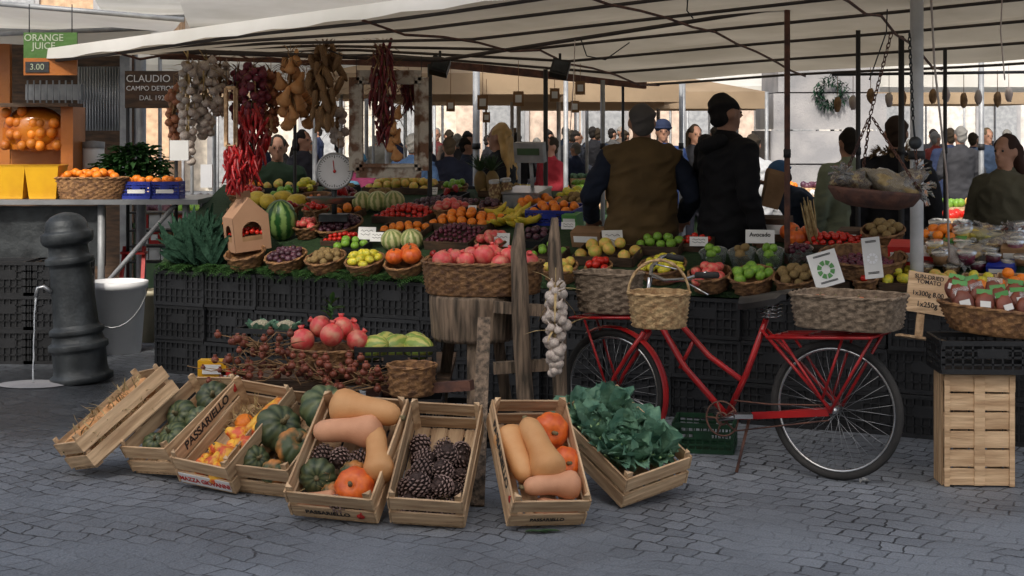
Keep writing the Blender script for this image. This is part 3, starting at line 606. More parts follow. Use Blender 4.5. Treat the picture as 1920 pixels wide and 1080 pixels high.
def cards(px,py,w,h,label,tilt=18,yaw=-10,deco=None,base='paper',lift=0):
    Mx=SM(px,py,4,.02); Y=Mx.translation.y; k=Y/F; w*=k;h*=k; p=Mx.translation+V(0,0,lift); t=thing('price_card',label,'card',p)
    Q=Tr(p)@Rt(yaw,'Z')@Rt(-tilt,'X'); mb=MB(); mb.box((0,0,h/2),(w,.002,h),Q); mb.build('card',base,t)
    if deco: text(deco,h*.42,'dark',t,Q@Tr(V(0,-.003,h*.62))@Rt(90,'X'),bold=.02)
    else:
        mb=MB()
        for j in range(2):
            z=h*(.7-.3*j); mb.tube([Q@V(-w*.35+w*.7*i/8,-.003,z+h*.07*math.sin(i*2.1+j)) for i in range(9)],.0016,3)
        mb.build('handwriting','dark',t)
    return t
cards(687,466,34,24,'white price card standing behind the lemons, left one',lift=.06); cards(706,470,26,18,'smaller white price card behind the lemons, right one',lift=.06)
cards(940,478,30,26,'price card behind the pink fruit of the big basket',lift=.05); cards(1150,482,40,32,'white and red fruit card at the stall front before the olive vest',yaw=12,lift=.06)
cards(1310,478,34,18,'white card left of the limes',lift=.05); cards(1425,478,54,26,'white card reading avocado above the limes',deco='Avocado',lift=.07); cards(1065,442,26,14,'small white card beside the green box',lift=.04)
cards(812,380,16,14,'tiny white card among brown purple fruit',lift=.06); cards(885,420,16,16,'tiny white card at the back of the oranges',lift=.07)
def tub(px,py,wpx,h,kind,r,label,fl):
    R_=wpx/F*TS(px,py)[0].y/2; Mx=SM(px,py,wpx,R_*2.2)@Tr(V(0,R_,0)); t=thing('plastic_tub',label,'tub'); mb=MB(); mb.lathe([(.01,.002),(R_*.8,.002),(R_,h),(R_*1.05,h+.003),(R_*.97,h-.002),(R_*.78,.006)],20); mb.build('shell','clear',t); t.matrix_world=Mx
    if kind:
        heap(kind,fl,Mx,R_*.72,R_*.72,r,r+.006,.0); heap(kind,fl,Mx,R_*.75,R_*.75,r,h-r*.2,.03)
tub(1332,508,52,.09,'lime',.03,'clear tub of limes, left of the three','green lime in the left clear tub'); tub(1386,508,52,.09,'kiwi',.03,'clear tub of kiwis between two tubs of limes','kiwi in the middle clear tub')
tub(1440,508,50,.09,'lime',.03,'clear tub of limes, right of the three','green lime in the right clear tub'); tub(1492,502,54,.08,'grape',.018,'clear tub of dark grapes','dark grape in the clear tub')
tray(1130,500,120,.22,.06,'peach',.042,'tray of yellow mottled fruit behind the front bicycle basket','yellow mottled fruit behind the bicycle basket',dome=.07)
tray(1230,480,90,.18,.06,'lime',.032,'tray of green fruit in front of the olive vest','green fruit in front of the olive vest',dome=.03); tray(1300,470,60,.14,.05,'tomato',.022,'small tray of red tomatoes in front of the black jacket','red tomato in front of the black jacket')
tray(1560,475,110,.2,.05,'tomato',.022,'tray of red tomatoes left of the asparagus','red tomato in the tray near the asparagus'); bask(1655,465,80,.1,'kiwi',.03,'wicker basket left of the steel pole','brown fruit left of the steel pole'); bask(1760,470,70,.09,'orange',.035,'wicker basket right of the steel pole','orange right of the steel pole')
for i,px in enumerate((1490,1512,1476)): place('orange_pumpkin','orange pumpkin beside the asparagus, number %d from the left'%(i+1),SM(px,472-6*i)@Tr(V(0,.08,.06)),.066,'pumpkins near the asparagus')
t=thing('asparagus_bundle','upright bundle of pale asparagus spears beside the pumpkins','asparagus',SM(1530,470).translation)
for i in range(18):
    p=t.location+V(U(-.03,.03),U(0,.05),0); mb=MB(); q=p+V(U(-.05,0)-.02,0,U(.22,.33)); mb.tube([p,p.lerp(q,.7),q],[.006,.006,.002],6); mb.build('spear','straw',t)
k=0
for px,py,w,h_,c in((1690,505,46,44,'redprint'),(1745,500,44,26,'paper'),(1790,480,40,30,'greenprint'),(1830,500,44,30,'straw'),(1860,470,44,30,'beige'),(1900,500,44,34,'kraft'),(1875,520,50,20,'plasticblue'),(1630,480,40,20,'kraft'),(1100,450,60,30,'kraft'),(1068,430,30,26,'greenprint'),(1590,460,40,26,'wooddark'),(1450,455,60,44,'wooddark')):
    Mx=SM(px,py,w,.14); kk=Mx.translation.y/F; t=thing('carton','%s carton on the stall, %s'%({'redprint':'red','paper':'white','greenprint':'green','straw':'yellow brown','beige':'cream','kraft':'brown','plasticblue':'blue','wooddark':'dark wooden'}[c],['nearest left of the steel pole','just right of the steel pole','behind the cherry tomato sacks','beside the yellow sacks','with the plastic tubs','at the far right','under the blue label','left of the red one','behind the yellow fruit','beside the small card','behind the asparagus','in front of the rusty pole'][k]),'box'); w*=kk;h_*=kk
    mb=MB(); mb.box((0,.06,h_/2),(w,.12,h_)); mb.build('body',c,t); mb=MB(); mb.box((0,-.002,h_*.55),(w*.8,.003,h_*.4)); l=mb.build('front_label','paper' if c!='paper' else 'redprint',t); t.matrix_world=Mx
    if k==0: text('SWEET\nTAN',h_*.24,'redprint',l,Tr(V(0,-.005,h_*.55))@Rt(90,'X'),bold=.02)
    k+=1
for i in range(52):
    px=1735+(i%8)*25+U(-8,8); py=515-(i//8)*15; Mx=SM(px,py,30,.1)@Tr(V(0,.05,0)); R_=U(.04,.065); h_=U(.03,.08); t=thing('plastic_tub','clear lidded tub of preserves crowded at the right end of the stall','tub',group='clear tubs at the right end')
    mb=MB(); mb.lathe([(.005,0),(R_*.85,0),(R_,h_),(.005,h_)],16); mb.build('contents',random.choice(['straw','berry','kraft','peach','kiwi','pulse','leafdark','pulse','redgrape']),t); mb=MB(); mb.lathe([(.005,h_+.006),(R_*1.08,h_+.005),(R_*1.08,h_-.004)],16); mb.build('lid','clear',t); t.matrix_world=Mx@Tr(V(0,0,.05*(i%2)))@Rt(U(-10,10),'X')@Rt(U(-8,8),'Y')
for i,px in enumerate((893,915)):
    Mx=SM(px,372)@Tr(V(0,.1,0)); t=thing('pineapple','pineapple with leafy crown at the back, %s one'%('left','right')[i],'pineapple'); mb=MB(); mb.ball((0,0,.1),(.055,.055,.1),16,12,rib=8,rd=.06); mb.build('fruit','kiwi',t); mb=MB()
    for j in range(26): a=j*2.4; mb.leaf(V(.01*math.cos(a),.01*math.sin(a),.19),V(math.cos(a)*(1-j/32),math.sin(a)*(1-j/32),.5+j/14),V(0,0,1),.13,.018,.1,k=3)
    mb.build('crown','leafdark',t); t.matrix_world=Mx
for i,px in enumerate((930,945)):
    t=thing('glass_jar','tall glass jar of preserves beside the pineapples, %s one'%('left','right')[i],'jar'); mb=MB(); mb.lathe([(.005,0),(.045,0),(.047,.13),(.035,.16),(.035,.18)],18); mb.build('glass','pulse',t); mb=MB(); mb.lathe([(.04,.178),(.04,.2),(.003,.202)],18); mb.build('lid','steel',t); t.matrix_world=SM(px,388)@Tr(V(0,.06*i,0))
t=thing('electronic_scale','pale grey electronic shop scale with raised display behind the fruit','scale'); mb=MB(); mb.box((0,0,.05),(.28,.26,.1)); mb.build('base','galv',t); mb=MB(); mb.box((0,0,.112),(.3,.26,.015)); mb.build('pan','steel',t); mb=MB(); mb.tube([(0,.1,.1),(0,.1,.32)],.015); mb.build('column','galv',t); mb=MB(); mb.box((0,.1,.38),(.24,.06,.15)); d_=mb.build('display','galv',t); mb=MB(); mb.box((0,.066,.39),(.18,.006,.05)); mb.build('screen','leafdark',d_); t.matrix_world=SM(990,385,80,.2)
used.append((415,520,.0,.35)); used.append((300,425,0,.5))
LM=[(470,'near the kale'),(560,'by the watermelon'),(650,'under the corn'),(740,'near the pale melons'),(830,'below the frame'),(920,'left of the pineapples'),(1010,'near the bananas'),(1100,'behind the posts'),(1220,'before the vest'),(1340,'before the black jacket'),(1450,'before the paper bag'),(1560,'by the rusty pole'),(1700,'left of the steel pole'),(3000,'right of the steel pole')]
kinds=[('orange',.034,'oranges'),('tomato',.026,'tomatoes'),('peach',.038,'peaches'),('fig',.025,'figs'),('kiwi',.03,'kiwis'),('apple',.036,'apples'),('lime',.031,'limes'),('lemon',.033,'lemons'),('pepper',.042,'peppers'),('grape',.022,'grapes')]
wts=[4,4,3,3,2,3,2,3,2,2]; seen=set(); d=.12
while d<2.2:
    px=440+U(0,20)
    while px<1900:
        w=U(46,74); l=U(.15,.22)
        if d+l*1.1<lim(px) and all(px+w/2<=a-1 or px-w/2>=b_+1 or d+l<=c_ or d>=e for a,b_,c_,e in used):
            Y=SY(px,d); py=240+(H-zt(d))*F/Y; lm=[t_ for x_,t_ in LM if px<x_][0]; row='front' if d<.5 else 'middle' if d<1.2 else 'back'; bk0=U(0,1)<.35; form='basket' if bk0 else 'tray'
            for _ in range(60):
                kd,r,nm=random.choices(kinds,wts)[0]; lb='small %s of %s, %s of the stall, %s'%(form,nm,row,lm)
                if lb not in seen: break
            seen.add(lb); fl='fruit from the %s of %s, %s, %s'%(form,nm,row,lm)
            if bk0: bask(px,py,w,.07,kd,r,lb,fl,dome=.05)
            else: tray(px,py,w,l,.05,kd,r,lb,fl,m=random.choice(['wooddark','plastic','wood','plastic']),dome=.05)
            px+=w+3
        else: px+=8
    d+=.09
# cardboard house
t=thing('cardboard_house','brown cardboard house shaped box with arched windows holding cherry tomatoes','box')
w,l,h_,g=.26,.2,.24,.13
def arch(Mx,wd,gable,m,n='wall'):
    mb=MB(); hw=wd*.28; z0=.07; zc=.13; inn=[(-hw,z0)]+[(-hw*math.cos(pi*i/8),zc+hw*math.sin(pi*i/8)) for i in range(9)]+[(hw,z0)]
    out=[(-wd/2,0),(-wd/2,.12),(-wd/2,.16),(-wd/2,h_)]+([(-wd*.3,h_+g*.4),(0,h_+g),(wd*.3,h_+g*.4)] if gable else [(-wd*.25,h_),(0,h_),(wd*.25,h_)])+[(wd/2,h_),(wd/2,.16),(wd/2,.12),(wd/2,0)]
    for yo in(0,.004): mb.add([Mx@V(a,yo,b_) for a,b_ in inn+out],[(i,i+1,len(inn)+i+1,len(inn)+i) for i in range(len(inn)-1)]+[(0,len(inn)-1,len(inn)*2-1,len(inn))],0,False)
    mb.build(n,m,t)
arch(Tr(V(0,-l/2,0)),w,True,'cardboard'); arch(Tr(V(0,l/2,0)),w,True,'cardboard'); arch(Tr(V(w/2,0,0))@Rt(90,'Z'),l,False,'cardboard'); arch(Tr(V(-w/2,0,0))@Rt(90,'Z'),l,False,'cardboard')
for s in(-1,1): mb=MB(); mb.add([V(s*w/2,-l/2,h_),V(s*w/2,l/2,h_),V(0,l/2,h_+g),V(0,-l/2,h_+g)],[(0,1,2,3)],0,False); mb.build('roof_panel','cardboard',t)
mb=MB(); mb.box((0,0,h_+g+.015),(.1,.01,.05)); mb.build('handle_tab','cardboard',t)
mb=MB(); mb.box((0,0,.05),(w-.01,l-.01,.1)); mb.build('inner_tray','kraft',t)
HM=Tr(TS(462,500)[0]+V(0,.1,.11))@Rt(30,'Z')@Rt(-6,'Y'); t.matrix_world=HM
heap('tomato','cherry tomato inside the cardboard house',HM,.11,.085,.017,.115,.03,rect=True)
# kale
for i,(px,py) in enumerate(((345,505),(372,508),(400,500),(388,478),(358,476),(372,490))):
    p=TS(px,py)[0]; t=thing('kale_bunch','dark green kale bunch at the left end of the stall','kale',p,'kale bunches at the left end'); mb=MB()
    for j in range(34):
        a=U(-70,60); d=V(math.sin(R(a))*.6,U(-.7,.2),math.cos(R(a))); Lk=U(.16,.28)
        mb.leaf(p+V(U(-.05,.05),U(-.03,.08),.02),d,V(0,-1,.3),Lk,U(.035,.06),U(.2,1.1),.011,k=8)
    mb.build('leaves','kale',t)
# ---------------------------------------------------------------- foreground crates
gp='wooden crates leaning in a row on the cobbles'
CR={}; CO={}
data=[(1,158,893,-44,33,-15,.86,'leftmost wooden crate, tipped sideways on the cobbles with dry corn husks'),
(2,293,897,-33,29,-6,.97,'wooden crate of round green pumpkins, second from the left'),
(3,390,922,-30,32,4,.98,'wooden crate of small orange gourds with printed side, third from the left'),
(4,494,930,-25,28,0,1.06,'wooden crate of large dark pumpkins, fourth from the left'),
(5,628,980,-16,38,2,1.18,'widest wooden crate, holding butternut squashes, cones and small pumpkins'),
(6,802,991,-9,35,2,.95,'wooden crate filled with pine cones'),
(7,1022,992,12,38,3,1.0,'wooden crate with two butternut squashes and orange pumpkins'),
(8,1226,945,38,26,-10,1.12,'wooden crate of leafy cauliflowers, rightmost of the leaning row')]
for i,px,py,yaw,tilt,roll,ws,lb in data:
    A=Rt(yaw,'Z')@Rt(tilt,'X')@Rt(roll,'Y'); mz=min((A@V(sx*W_*ws/2,0,0)).z for sx in(-1,1)); p=G(px,py); Q=Tr(V(p.x,p.y,-mz+.004))@A
    CR[i]=Q; CO[i]=WC.put(lb,Q@Matrix.Diagonal((ws,1,1,1)),gp)
def ctext(par,body,size,m,q):
    c=text(body,size,m,par,Matrix(),bold=.025); c.data.transform(Tr(V(*par.location))); c.data.transform(q); return c
XZ=Matrix(((0,0,1,0),(1,0,0,0),(0,1,0,0),(0,0,0,1))); XM=Matrix(((0,0,-1,0),(-1,0,0,0),(0,1,0,0),(0,0,0,1)))
def mark(par,q):
    mb=MB(); mb.lathe([(.002,.0),(.016,0),(.016,.001),(.002,.001)],12,q); mb.tube([q@V(0,.014,0),q@V(.006,.026,0)],.003,5); mk=mb.build('printed_fruit_mark','redprint'); mk.parent=par
q=Tr(V(-W_/2+.0055,L_*.5,.134))@XZ; ctext(CO[3],'PASSARIELLO',.062,'dark',q); mark(CO[3],q@Tr(V(.245,0,0)))
mb=MB(); mb.box((0,-.0005,.045),(W_-.03,.003,.06)); o=mb.build('printed_band','paper'); o.parent=CO[3]; ctext(CO[3],'MAZZA GIOVANNI',.036,'redprint',Tr(V(0,-.0035,.043))@Rt(90,'X'))
q=Tr(V(-W_/2-.0055,L_*.5,.132))@XM; ctext(CO[7],'PASSARIELLO',.062,'dark',q); mark(CO[7],q@Tr(V(.245,0,0)))
q=Tr(V(-.02,-.0005,.045))@Rt(90,'X'); ctext(CO[5],'PASSARIELLO',.030,'dark',q); mark(CO[5],q@Tr(V(.13,0,0)))
ctext(CO[7],'PASSARIELLO',.026,'dark',Tr(V(0,-.0005,.045))@Rt(90,'X'))
def put(ci,kind,x,y,s,label,rz=0,rx=0,dz=0,group=None):
    Q=CR[ci]@Tr(V(x,y,.012+FR[kind][2]*s+dz))@Rt(rz,'Z')@Rt(rx,'X'); return place(kind,label,Q,s,group)
for x,y,s,l in((.04,.48,.092,'green pumpkin at the top of the second crate'),(-.07,.34,.085,'green pumpkin lying in the middle of the second crate'),(.09,.31,.078,'small green pumpkin against the right side of the second crate'),(.02,.18,.08,'green pumpkin in the lower part of the second crate'),(-.10,.14,.06,'small green pumpkin at the low end of the second crate'),(.1,.1,.065,'green pumpkin in the lower right corner of the second crate')): put(2,'green_pumpkin',x,y,s,l,U(0,90),U(15,55),.02)
for i,(x,y,s) in enumerate(((.0,.30,.060),(.09,.22,.064),(-.05,.19,.055),(.03,.15,.060),(.11,.12,.055),(-.06,.06,.050),(.05,.05,.056),(.11,.33,.06),(.03,.22,.058),(.0,.09,.052),(-.08,.12,.045))): put(3,'round_gourd' if i%3 else 'ornamental_gourd',x,y,s,'yellow orange ornamental gourd in the printed crate',U(0,360),U(30,110),.02*(i%2),'ornamental gourds in the third crate')
place('orange','bright orange beside the gourds in the printed crate',CR[3]@Tr(V(-.03,.39,.06)),.05); put(3,'yellow_squash',.10,.42,.13,'long yellow orange squash lying in the printed crate',70,0,.05)
for k,x,y,s,l in(('green_pumpkin',-.07,.33,.118,'large grey green pumpkin in the fourth crate'),('green_pumpkin',.10,.50,.125,'large dark pumpkin topmost in the fourth crate'),('mottled_pumpkin',.09,.22,.10,'orange and green mottled pumpkin in the fourth crate'),('green_pumpkin',-.09,.12,.075,'dark pumpkin behind the low slats of the fourth crate'),('mottled_pumpkin',.05,.06,.065,'small mottled pumpkin at the low end of the fourth crate')): put(4,k,x,y,s,l,U(0,90),U(25,55),.03)
put(5,'butternut_squash',.02,.50,.35,'long butternut squash topmost in the widest crate',172,0,.06); put(5,'pale_butternut',-.03,.385,.32,'pale butternut squash second from the top in the widest crate',8,0,.05); put(5,'butternut_squash',.14,.28,.29,'butternut squash standing along the right side of the widest crate',-70,0,.05)
for x,y in((-.14,.29),(-.05,.285),(.04,.28),(.03,.04)): put(5,'pine_cone',x,y,.05,'pine cone among the squashes in the widest crate',U(0,360),U(50,110),.02,'pine cones in the widest crate')
put(5,'green_pumpkin',-.12,.17,.085,'small dark green pumpkin in the widest crate',20,50); put(5,'mottled_pumpkin',.04,.20,.07,'mottled pumpkin beside the dark one in the widest crate',0,40); put(5,'orange_pumpkin',.08,.11,.09,'orange pumpkin at the low end of the widest crate',0,30,.02); put(5,'mottled_pumpkin',-.03,.10,.055,'brown mottled small pumpkin in the widest crate',0,60); put(5,'pale_butternut',-.09,.05,.2,'small butternut squash behind the low slats of the widest crate',10)
for lay in range(2):
    for j in range(5-2*lay):
        for i in range(3-lay): put(6,'pine_cone',-.098+i*.098+U(-.012,.012)+.05*lay,.062+j*.085+U(-.012,.012)+.06*lay,.050*U(.85,1.08),'brown pine cone piled in the pine cone crate',U(0,360),U(0,120),.065*lay,'pine cones in their crate')
put(7,'butternut_squash',-.095,.31,.30,'slim butternut squash along the left side of its crate',98,0,.02); put(7,'butternut_squash',.0,.30,.33,'fat butternut squash in the middle of its crate',-78,0,.06); put(7,'orange_pumpkin',.085,.44,.085,'orange pumpkin, upper one beside the fat butternut',0,50,.03); put(7,'orange_pumpkin',.12,.26,.075,'orange pumpkin, lower one beside the fat butternut',0,40,.03); put(7,'pale_butternut',.03,.12,.26,'butternut squash lying across the low end of its crate',4,0,.05)
put(7,'pale_butternut',.05,.05,.2,'small butternut squash against the low end slats',178,0,.0)
def husks(ci,n,ys,label,name,m='straw',L=.12,z=.05,x=.12):
    Q=CR[ci]; t=thing(name,label,'straw',Q@V(0,ys[0],z)); mb=MB()
    for i in range(n):
        p=Q@V(U(-x,x),U(*ys),U(.02,z)); d=V(U(-1,1),U(-1,1),U(-.2,1)); mb.leaf(p,d,V(0,0,1),U(.5,1)*L,.009,U(-.4,.6),k=3)
    mb.build('strands',m,t)
husks(1,280,(.05,.5),'dry corn husks and straw inside the leftmost crate','dry_husks',z=.17,x=.13,L=.10); husks(3,120,(.36,.52),'dry straw at the top of the printed crate','dry_straw'); husks(5,90,(.1,.2),'dry straw around the small pumpkins in the widest crate','dry_straw')
for i in range(4): put(1,'butternut_squash',-.06+.03*i,.12+.1*i,.22,'corn coloured squash in the leftmost tipped crate',80+U(-10,10),0,.05,'squashes in the leftmost crate')
for i,(x,y) in enumerate(((-.07,.5),(.09,.52),(-.09,.38),(.08,.39),(0,.28),(-.10,.22),(.11,.25),(-.02,.15),(.10,.13))):
    Q=CR[8]; p=Q@V(x,y,.08); up=(Q.to_3x3()@V(0,0,1)); t=thing('cauliflower','leafy green cauliflower in the rightmost leaning crate','cauliflower',p,'cauliflowers in the crate'); mb=MB()
    for j in range(17):
        a=j*2.4+U(-.3,.3); dl=V(math.cos(a),math.sin(a),0)
        if y<.2 and dl.y<0: dl*=.4
        if abs(x)>.08 and dl.x*x>0: dl.x*=.5
        d=(Q.to_3x3()@dl+up*(.25+1.0*(j/17))+V(0,0,U(-.1,.3))).normalized(); mb.leaf(p+Q.to_3x3()@dl*.015,d,-up,U(.12,.19),U(.10,.145),U(-.5,.3),.020,k=7,cup=-.35)
    mb.build('leaves','greens',t); mb=MB()
    for j in range(8): a=j*.8+i; mb.tube([p-up*.02,p+Q.to_3x3()@V(math.cos(a),math.sin(a),0)*.035+up*.045,p+Q.to_3x3()@V(math.cos(a),math.sin(a),0)*.085+up*.085],[.019,.011,.004],6)
    mb.build('stalks','greenstalk',t)
for i,(px,py) in enumerate(((330,800),(470,812),(590,815),(715,832),(830,832),(985,838),(1115,850))):
    p=G(px,py); PL.put('black crate propping up the leaning row, %d from the left'%(i+1),Tr(V(p.x,p.y+.1,0))@Rt(-8,'Z')@Matrix.Diagonal((.9,1,1.3,1)),'crates propping up the leaning row')
# ---------------------------------------------------------------- cart area
cart=thing('hand_cart','weathered wooden hand cart loaded with baskets behind the leaning crates','cart',V(-.95,8.4,0))
def pl(n,a,b_,w,h_,m='woodold'): mb=MB(); mb.beam(a,b_,w,h_); mb.build(n,m,cart)
pl('bed',P(465,690,8.6)*1,P(850,690,8.6),.95,.04,'wooddark'); zb=P(465,690,8.6).z+.02
pl('side_board',V(P(480,0,8.1).x,8.12,zb-.10),V(P(640,0,8.1).x,8.12,zb-.10),.03,.18,'wooddark')
pl('handle',P(690,735,8.0),P(885,722,7.75),.05,.05,'rust')
for px,Y in((490,8.2),(820,8.2),(490,8.95),(820,8.95)): pl('leg',V((px-960)/F*Y,Y,0),V((px-960)/F*Y,Y,zb-.04),.06,.06)
t=thing('wooden_block_table','round weathered wooden block on legs carrying the big fruit basket','table',P(890,0,8.25)*1); t.location.z=0
c=V((888-960)/F*8.25,8.25,0); zT=P(0,550,8.25).z; zB=P(0,636,8.25).z
mb=MB(); mb.lathe(crisp([(.01,zB),(.215,zB),(.228,zB+.02),(.232,zB+.09),(.24,zT-.05),(.24,zT-.012),(.23,zT),(.01,zT)]),84,Tr(c),rib=21,rd=.035); mb.build('block','woodold',t)
for a in(30,150,270): mb=MB(); mb.beam(c+V(.15*math.cos(R(a)),.15*math.sin(R(a)),zB+.01),c+V(.24*math.cos(R(a)),.24*math.sin(R(a)),0),.06,.06); mb.build('leg','woodold',t)
t=thing('post_stand','pair of tall grey weathered posts joined by rungs standing beside the block table','stand',V((1010-960)/F*8.0,8.0,0))
def post(a,b_,w): 
    mb=MB(); a=Vector(a);b_=Vector(b_); pts=[a.lerp(b_,i/8)+V(U(-.008,.008),0,0) for i in range(9)]; mb.tube(pts,[w*.45,w*.6]+[w*U(.50,.60) for _ in range(4)]+[w*.55,w*.5,w*.25],7); mb.build('post','woodold',t)
p1=P(988,0,7.95);p2=P(1050,0,8.0); post(V(p1.x,7.95,0),P(972,418,8.05),.085); post(V(p2.x+.02,8.0,0),P(1038,408,8.1),.075)
for a,b_ in((575,585),(690,682)): mb=MB(); mb.beam(P(925,a,8.02),P(1058,b_,8.05),.05,.06); mb.build('rung','woodold',t)
mb=MB(); g=G(895,950); mb.beam(g,P(908,598,7.75),.065,.03); mb.build('prop_plank','woodold',t)
Bm=Tr(V((905-960)/F*8.25,8.25,zT+.003)); basket('large oval wicker basket of pink pomegranates on the round wooden block',Bm,.33,.17,'wicker',.92,floor=.09,sy=.72)
heap('pomegranate','pink pomegranate in the large basket on the wooden block',Bm,.29,.2,.056,.15,.055)
Bm=Tr(V((622-960)/F*8.2,8.2,zb+.003)); basket('wicker basket of red pomegranates on the hand cart',Bm,.225,.15,'wicker',.7,floor=.07,sy=.8); heap('pomegranate','red pomegranate in the basket on the hand cart',Bm,.2,.15,.062,.16,.10)
p=Bm@V(0,0,.30); mb=MB(); t=thing('leafy_sprig','green leafy sprig stuck among the red pomegranates','sprig',p)
for j in range(9): a=U(0,6.3); mb.leaf(p+V(0,0,.012*j),V(math.cos(a),math.sin(a)*.4,U(.3,1)),V(0,0,1),.07,.028,.2)
mb.build('leaves','fern',t)
PLm=Tr(V((742-960)/F*8.2,8.2,zb+.003))@Rt(4,'Z'); PL.put('black crate of green and yellow melons on the hand cart',PLm@Matrix.Diagonal((.92,1,1.1,1)))
for i,(x,y) in enumerate(((-.12,-.04),(.0,.0),(.12,-.04),(-.06,.09),(.10,.09))): place('green_melon','green yellow melon in the black crate on the cart',PLm@Tr(V(x,y,.155))@Rt(U(60,90),'Y')@Rt(U(-70,70),'X'),.068,'melons in the black crate')
PLn=Tr(V((512-960)/F*8.8,8.8,zb+.003))@Rt(-20,'Z'); PL.put('black crate of pale cauliflower heads at the left of the cart',PLn@Matrix.Diagonal((.75,.8,1.15,1)))
for x,y,l in((-.08,0,'left'),(.07,.03,'right')):
    t=thing('white_cauliflower','pale cauliflower in the black crate, %s one'%l,'cauliflower'); mb=MB(); mb.ball((0,0,0),(.06,.06,.045),16,10)
    for j in range(70): a=j*2.4; q_=math.sqrt(j/70); mb.ball((.06*q_*math.cos(a),.06*q_*math.sin(a),.045*math.sqrt(max(0,1-q_*q_))),.012,6,5)
    mb.build('curd','beige',t)
    mb=MB(); [mb.leaf((.03*math.cos(a),.03*math.sin(a),-.03),V(math.cos(a),math.sin(a),.8),V(0,0,1),.10,.07,-.2,.01) for a in (0,1,2,3,4,5,6)]; mb.build('leaves','greens',t); t.matrix_world=PLn@Tr(V(x,y,.165))
zz=.36; Bm=Tr(V((772-960)/F*7.85,7.85,zz)); basket('empty dark wicker basket in front of the cart',Bm,.125,.15,'wicker',.9); PL.put('black crate under the dark wicker basket in front of the cart',Tr(V((772-960)/F*7.85,7.85,0))@Matrix.Diagonal((.7,.9,2.23,1)))
for i,(px,py,w) in enumerate(((455,690,60),(530,685,70),(600,705,60),(670,705,60),(700,715,50),(495,655,60))):
    c0=P(px,py,7.9); c0.z=max(c0.z,.4); t=thing('dried_branch','tangled branch of dried brown berries on the cart edge, %d from the front'%(i+1),'branch',c0,'dried berry branches on the cart'); mb=MB(); tips=[]
    for j in range(22):
        a=c0+V(U(-.06,.06),U(-.05,.05),U(-.03,.03)); q=a+V(U(-.24,.24),U(-.1,.1),U(-.09,.10)); mb.tube([a,a.lerp(q,.5)+V(0,0,U(-.03,.04)),q],[.004,.003,.0015],5); tips+=[q,a.lerp(q,.6)]
    mb.build('twigs','husk',t); bm_=MB(); bm_.ball((0,0,0),(.017,.017,.016),8,6); bm_.tube([(0,0,.014),(0,0,.022)],[.007,.009],5); me=bm_.mesh('berry','berry')
    for q in tips[:24]: o=bpy.data.objects.new('berry',me); C.objects.link(o); o.parent=t; o.location=q-c0; s=U(.7,1.35); o.scale=(s,s,s)
for i,(px,py,c_) in enumerate(((400,690,'yellowp'),(440,710,'redprint'),(415,722,'paper'))):
    Y=8.2; p=P(px,py,Y); t=thing('bag','%s printed paper bag behind the second and third crates'%('yellow','red','white')[i],'bag',p); mb=MB(); mb.box(p,(.15,.09,.09),Matrix()); mb.build('sack',c_,t); mb=MB(); mb.box(p+V(0,-.05,0),(.10,.004,.05)); mb.build('label_patch','paper' if i<2 else 'redprint',t)
for i,px in enumerate((410,455)): p=P(px,760,8.35); PL.put('black crate holding the printed bags, %s one'%('left','right')[i],Tr(V((px-960)/F*8.35,8.35,0))@Matrix.Diagonal((.6,1,2.2,1)))
# ---------------------------------------------------------------- hanging goods
BUL={}
mb=MB(); mb.lathe([(.02,-.95),(.5,-.88),(.9,-.5),(1,-.1),(.8,.35),(.4,.65),(.18,1.0),(.12,1.5),(.02,1.5)],28,rib=7,rd=.07); BUL['garlic']=mb.mesh('bulb','garlic')
mb=MB(); mb.lathe([(.02,-.9),(.5,-.8),(.95,-.3),(1,.1),(.7,.6),(.25,.9),(.12,1.3),(.02,1.3)],14); BUL['onion']=mb.mesh('bulb','onion')
me=BUL['onion'].copy(); me.materials.clear(); me.materials.append(M['redonion']); BUL['redonion']=me
mb=MB(); mb.tube([(0,0,1.2),(0,0,1),(.06,0,.3),(.12,0,-.4),(.04,0,-1.1),(0,0,-1.4)],[.04,.17,.22,.17,.08,.01],7); BUL['chili']=mb.mesh('pod','chili')
me=BUL['chili'].copy(); me.materials.clear(); me.materials.append(M['chilidark']); BUL['chilid']=me
mb=MB(); mb.tube([(0,0,1.1),(0,0,.9),(0,0,.5),(0,0,.1),(0,0,-.4),(0,0,-.8),(0,0,-.95)],[.1,.22,.28,.45,.75,.5,.05],12); BUL['gourd']=mb.mesh('gourd','butternut')
mb=MB(); mb.tube([(0,0,1),(0,0,.6),(0,0,-.5),(0,0,-1)],[.2,.33,.3,.08],8); BUL['corn']=mb.mesh('cob','husk')
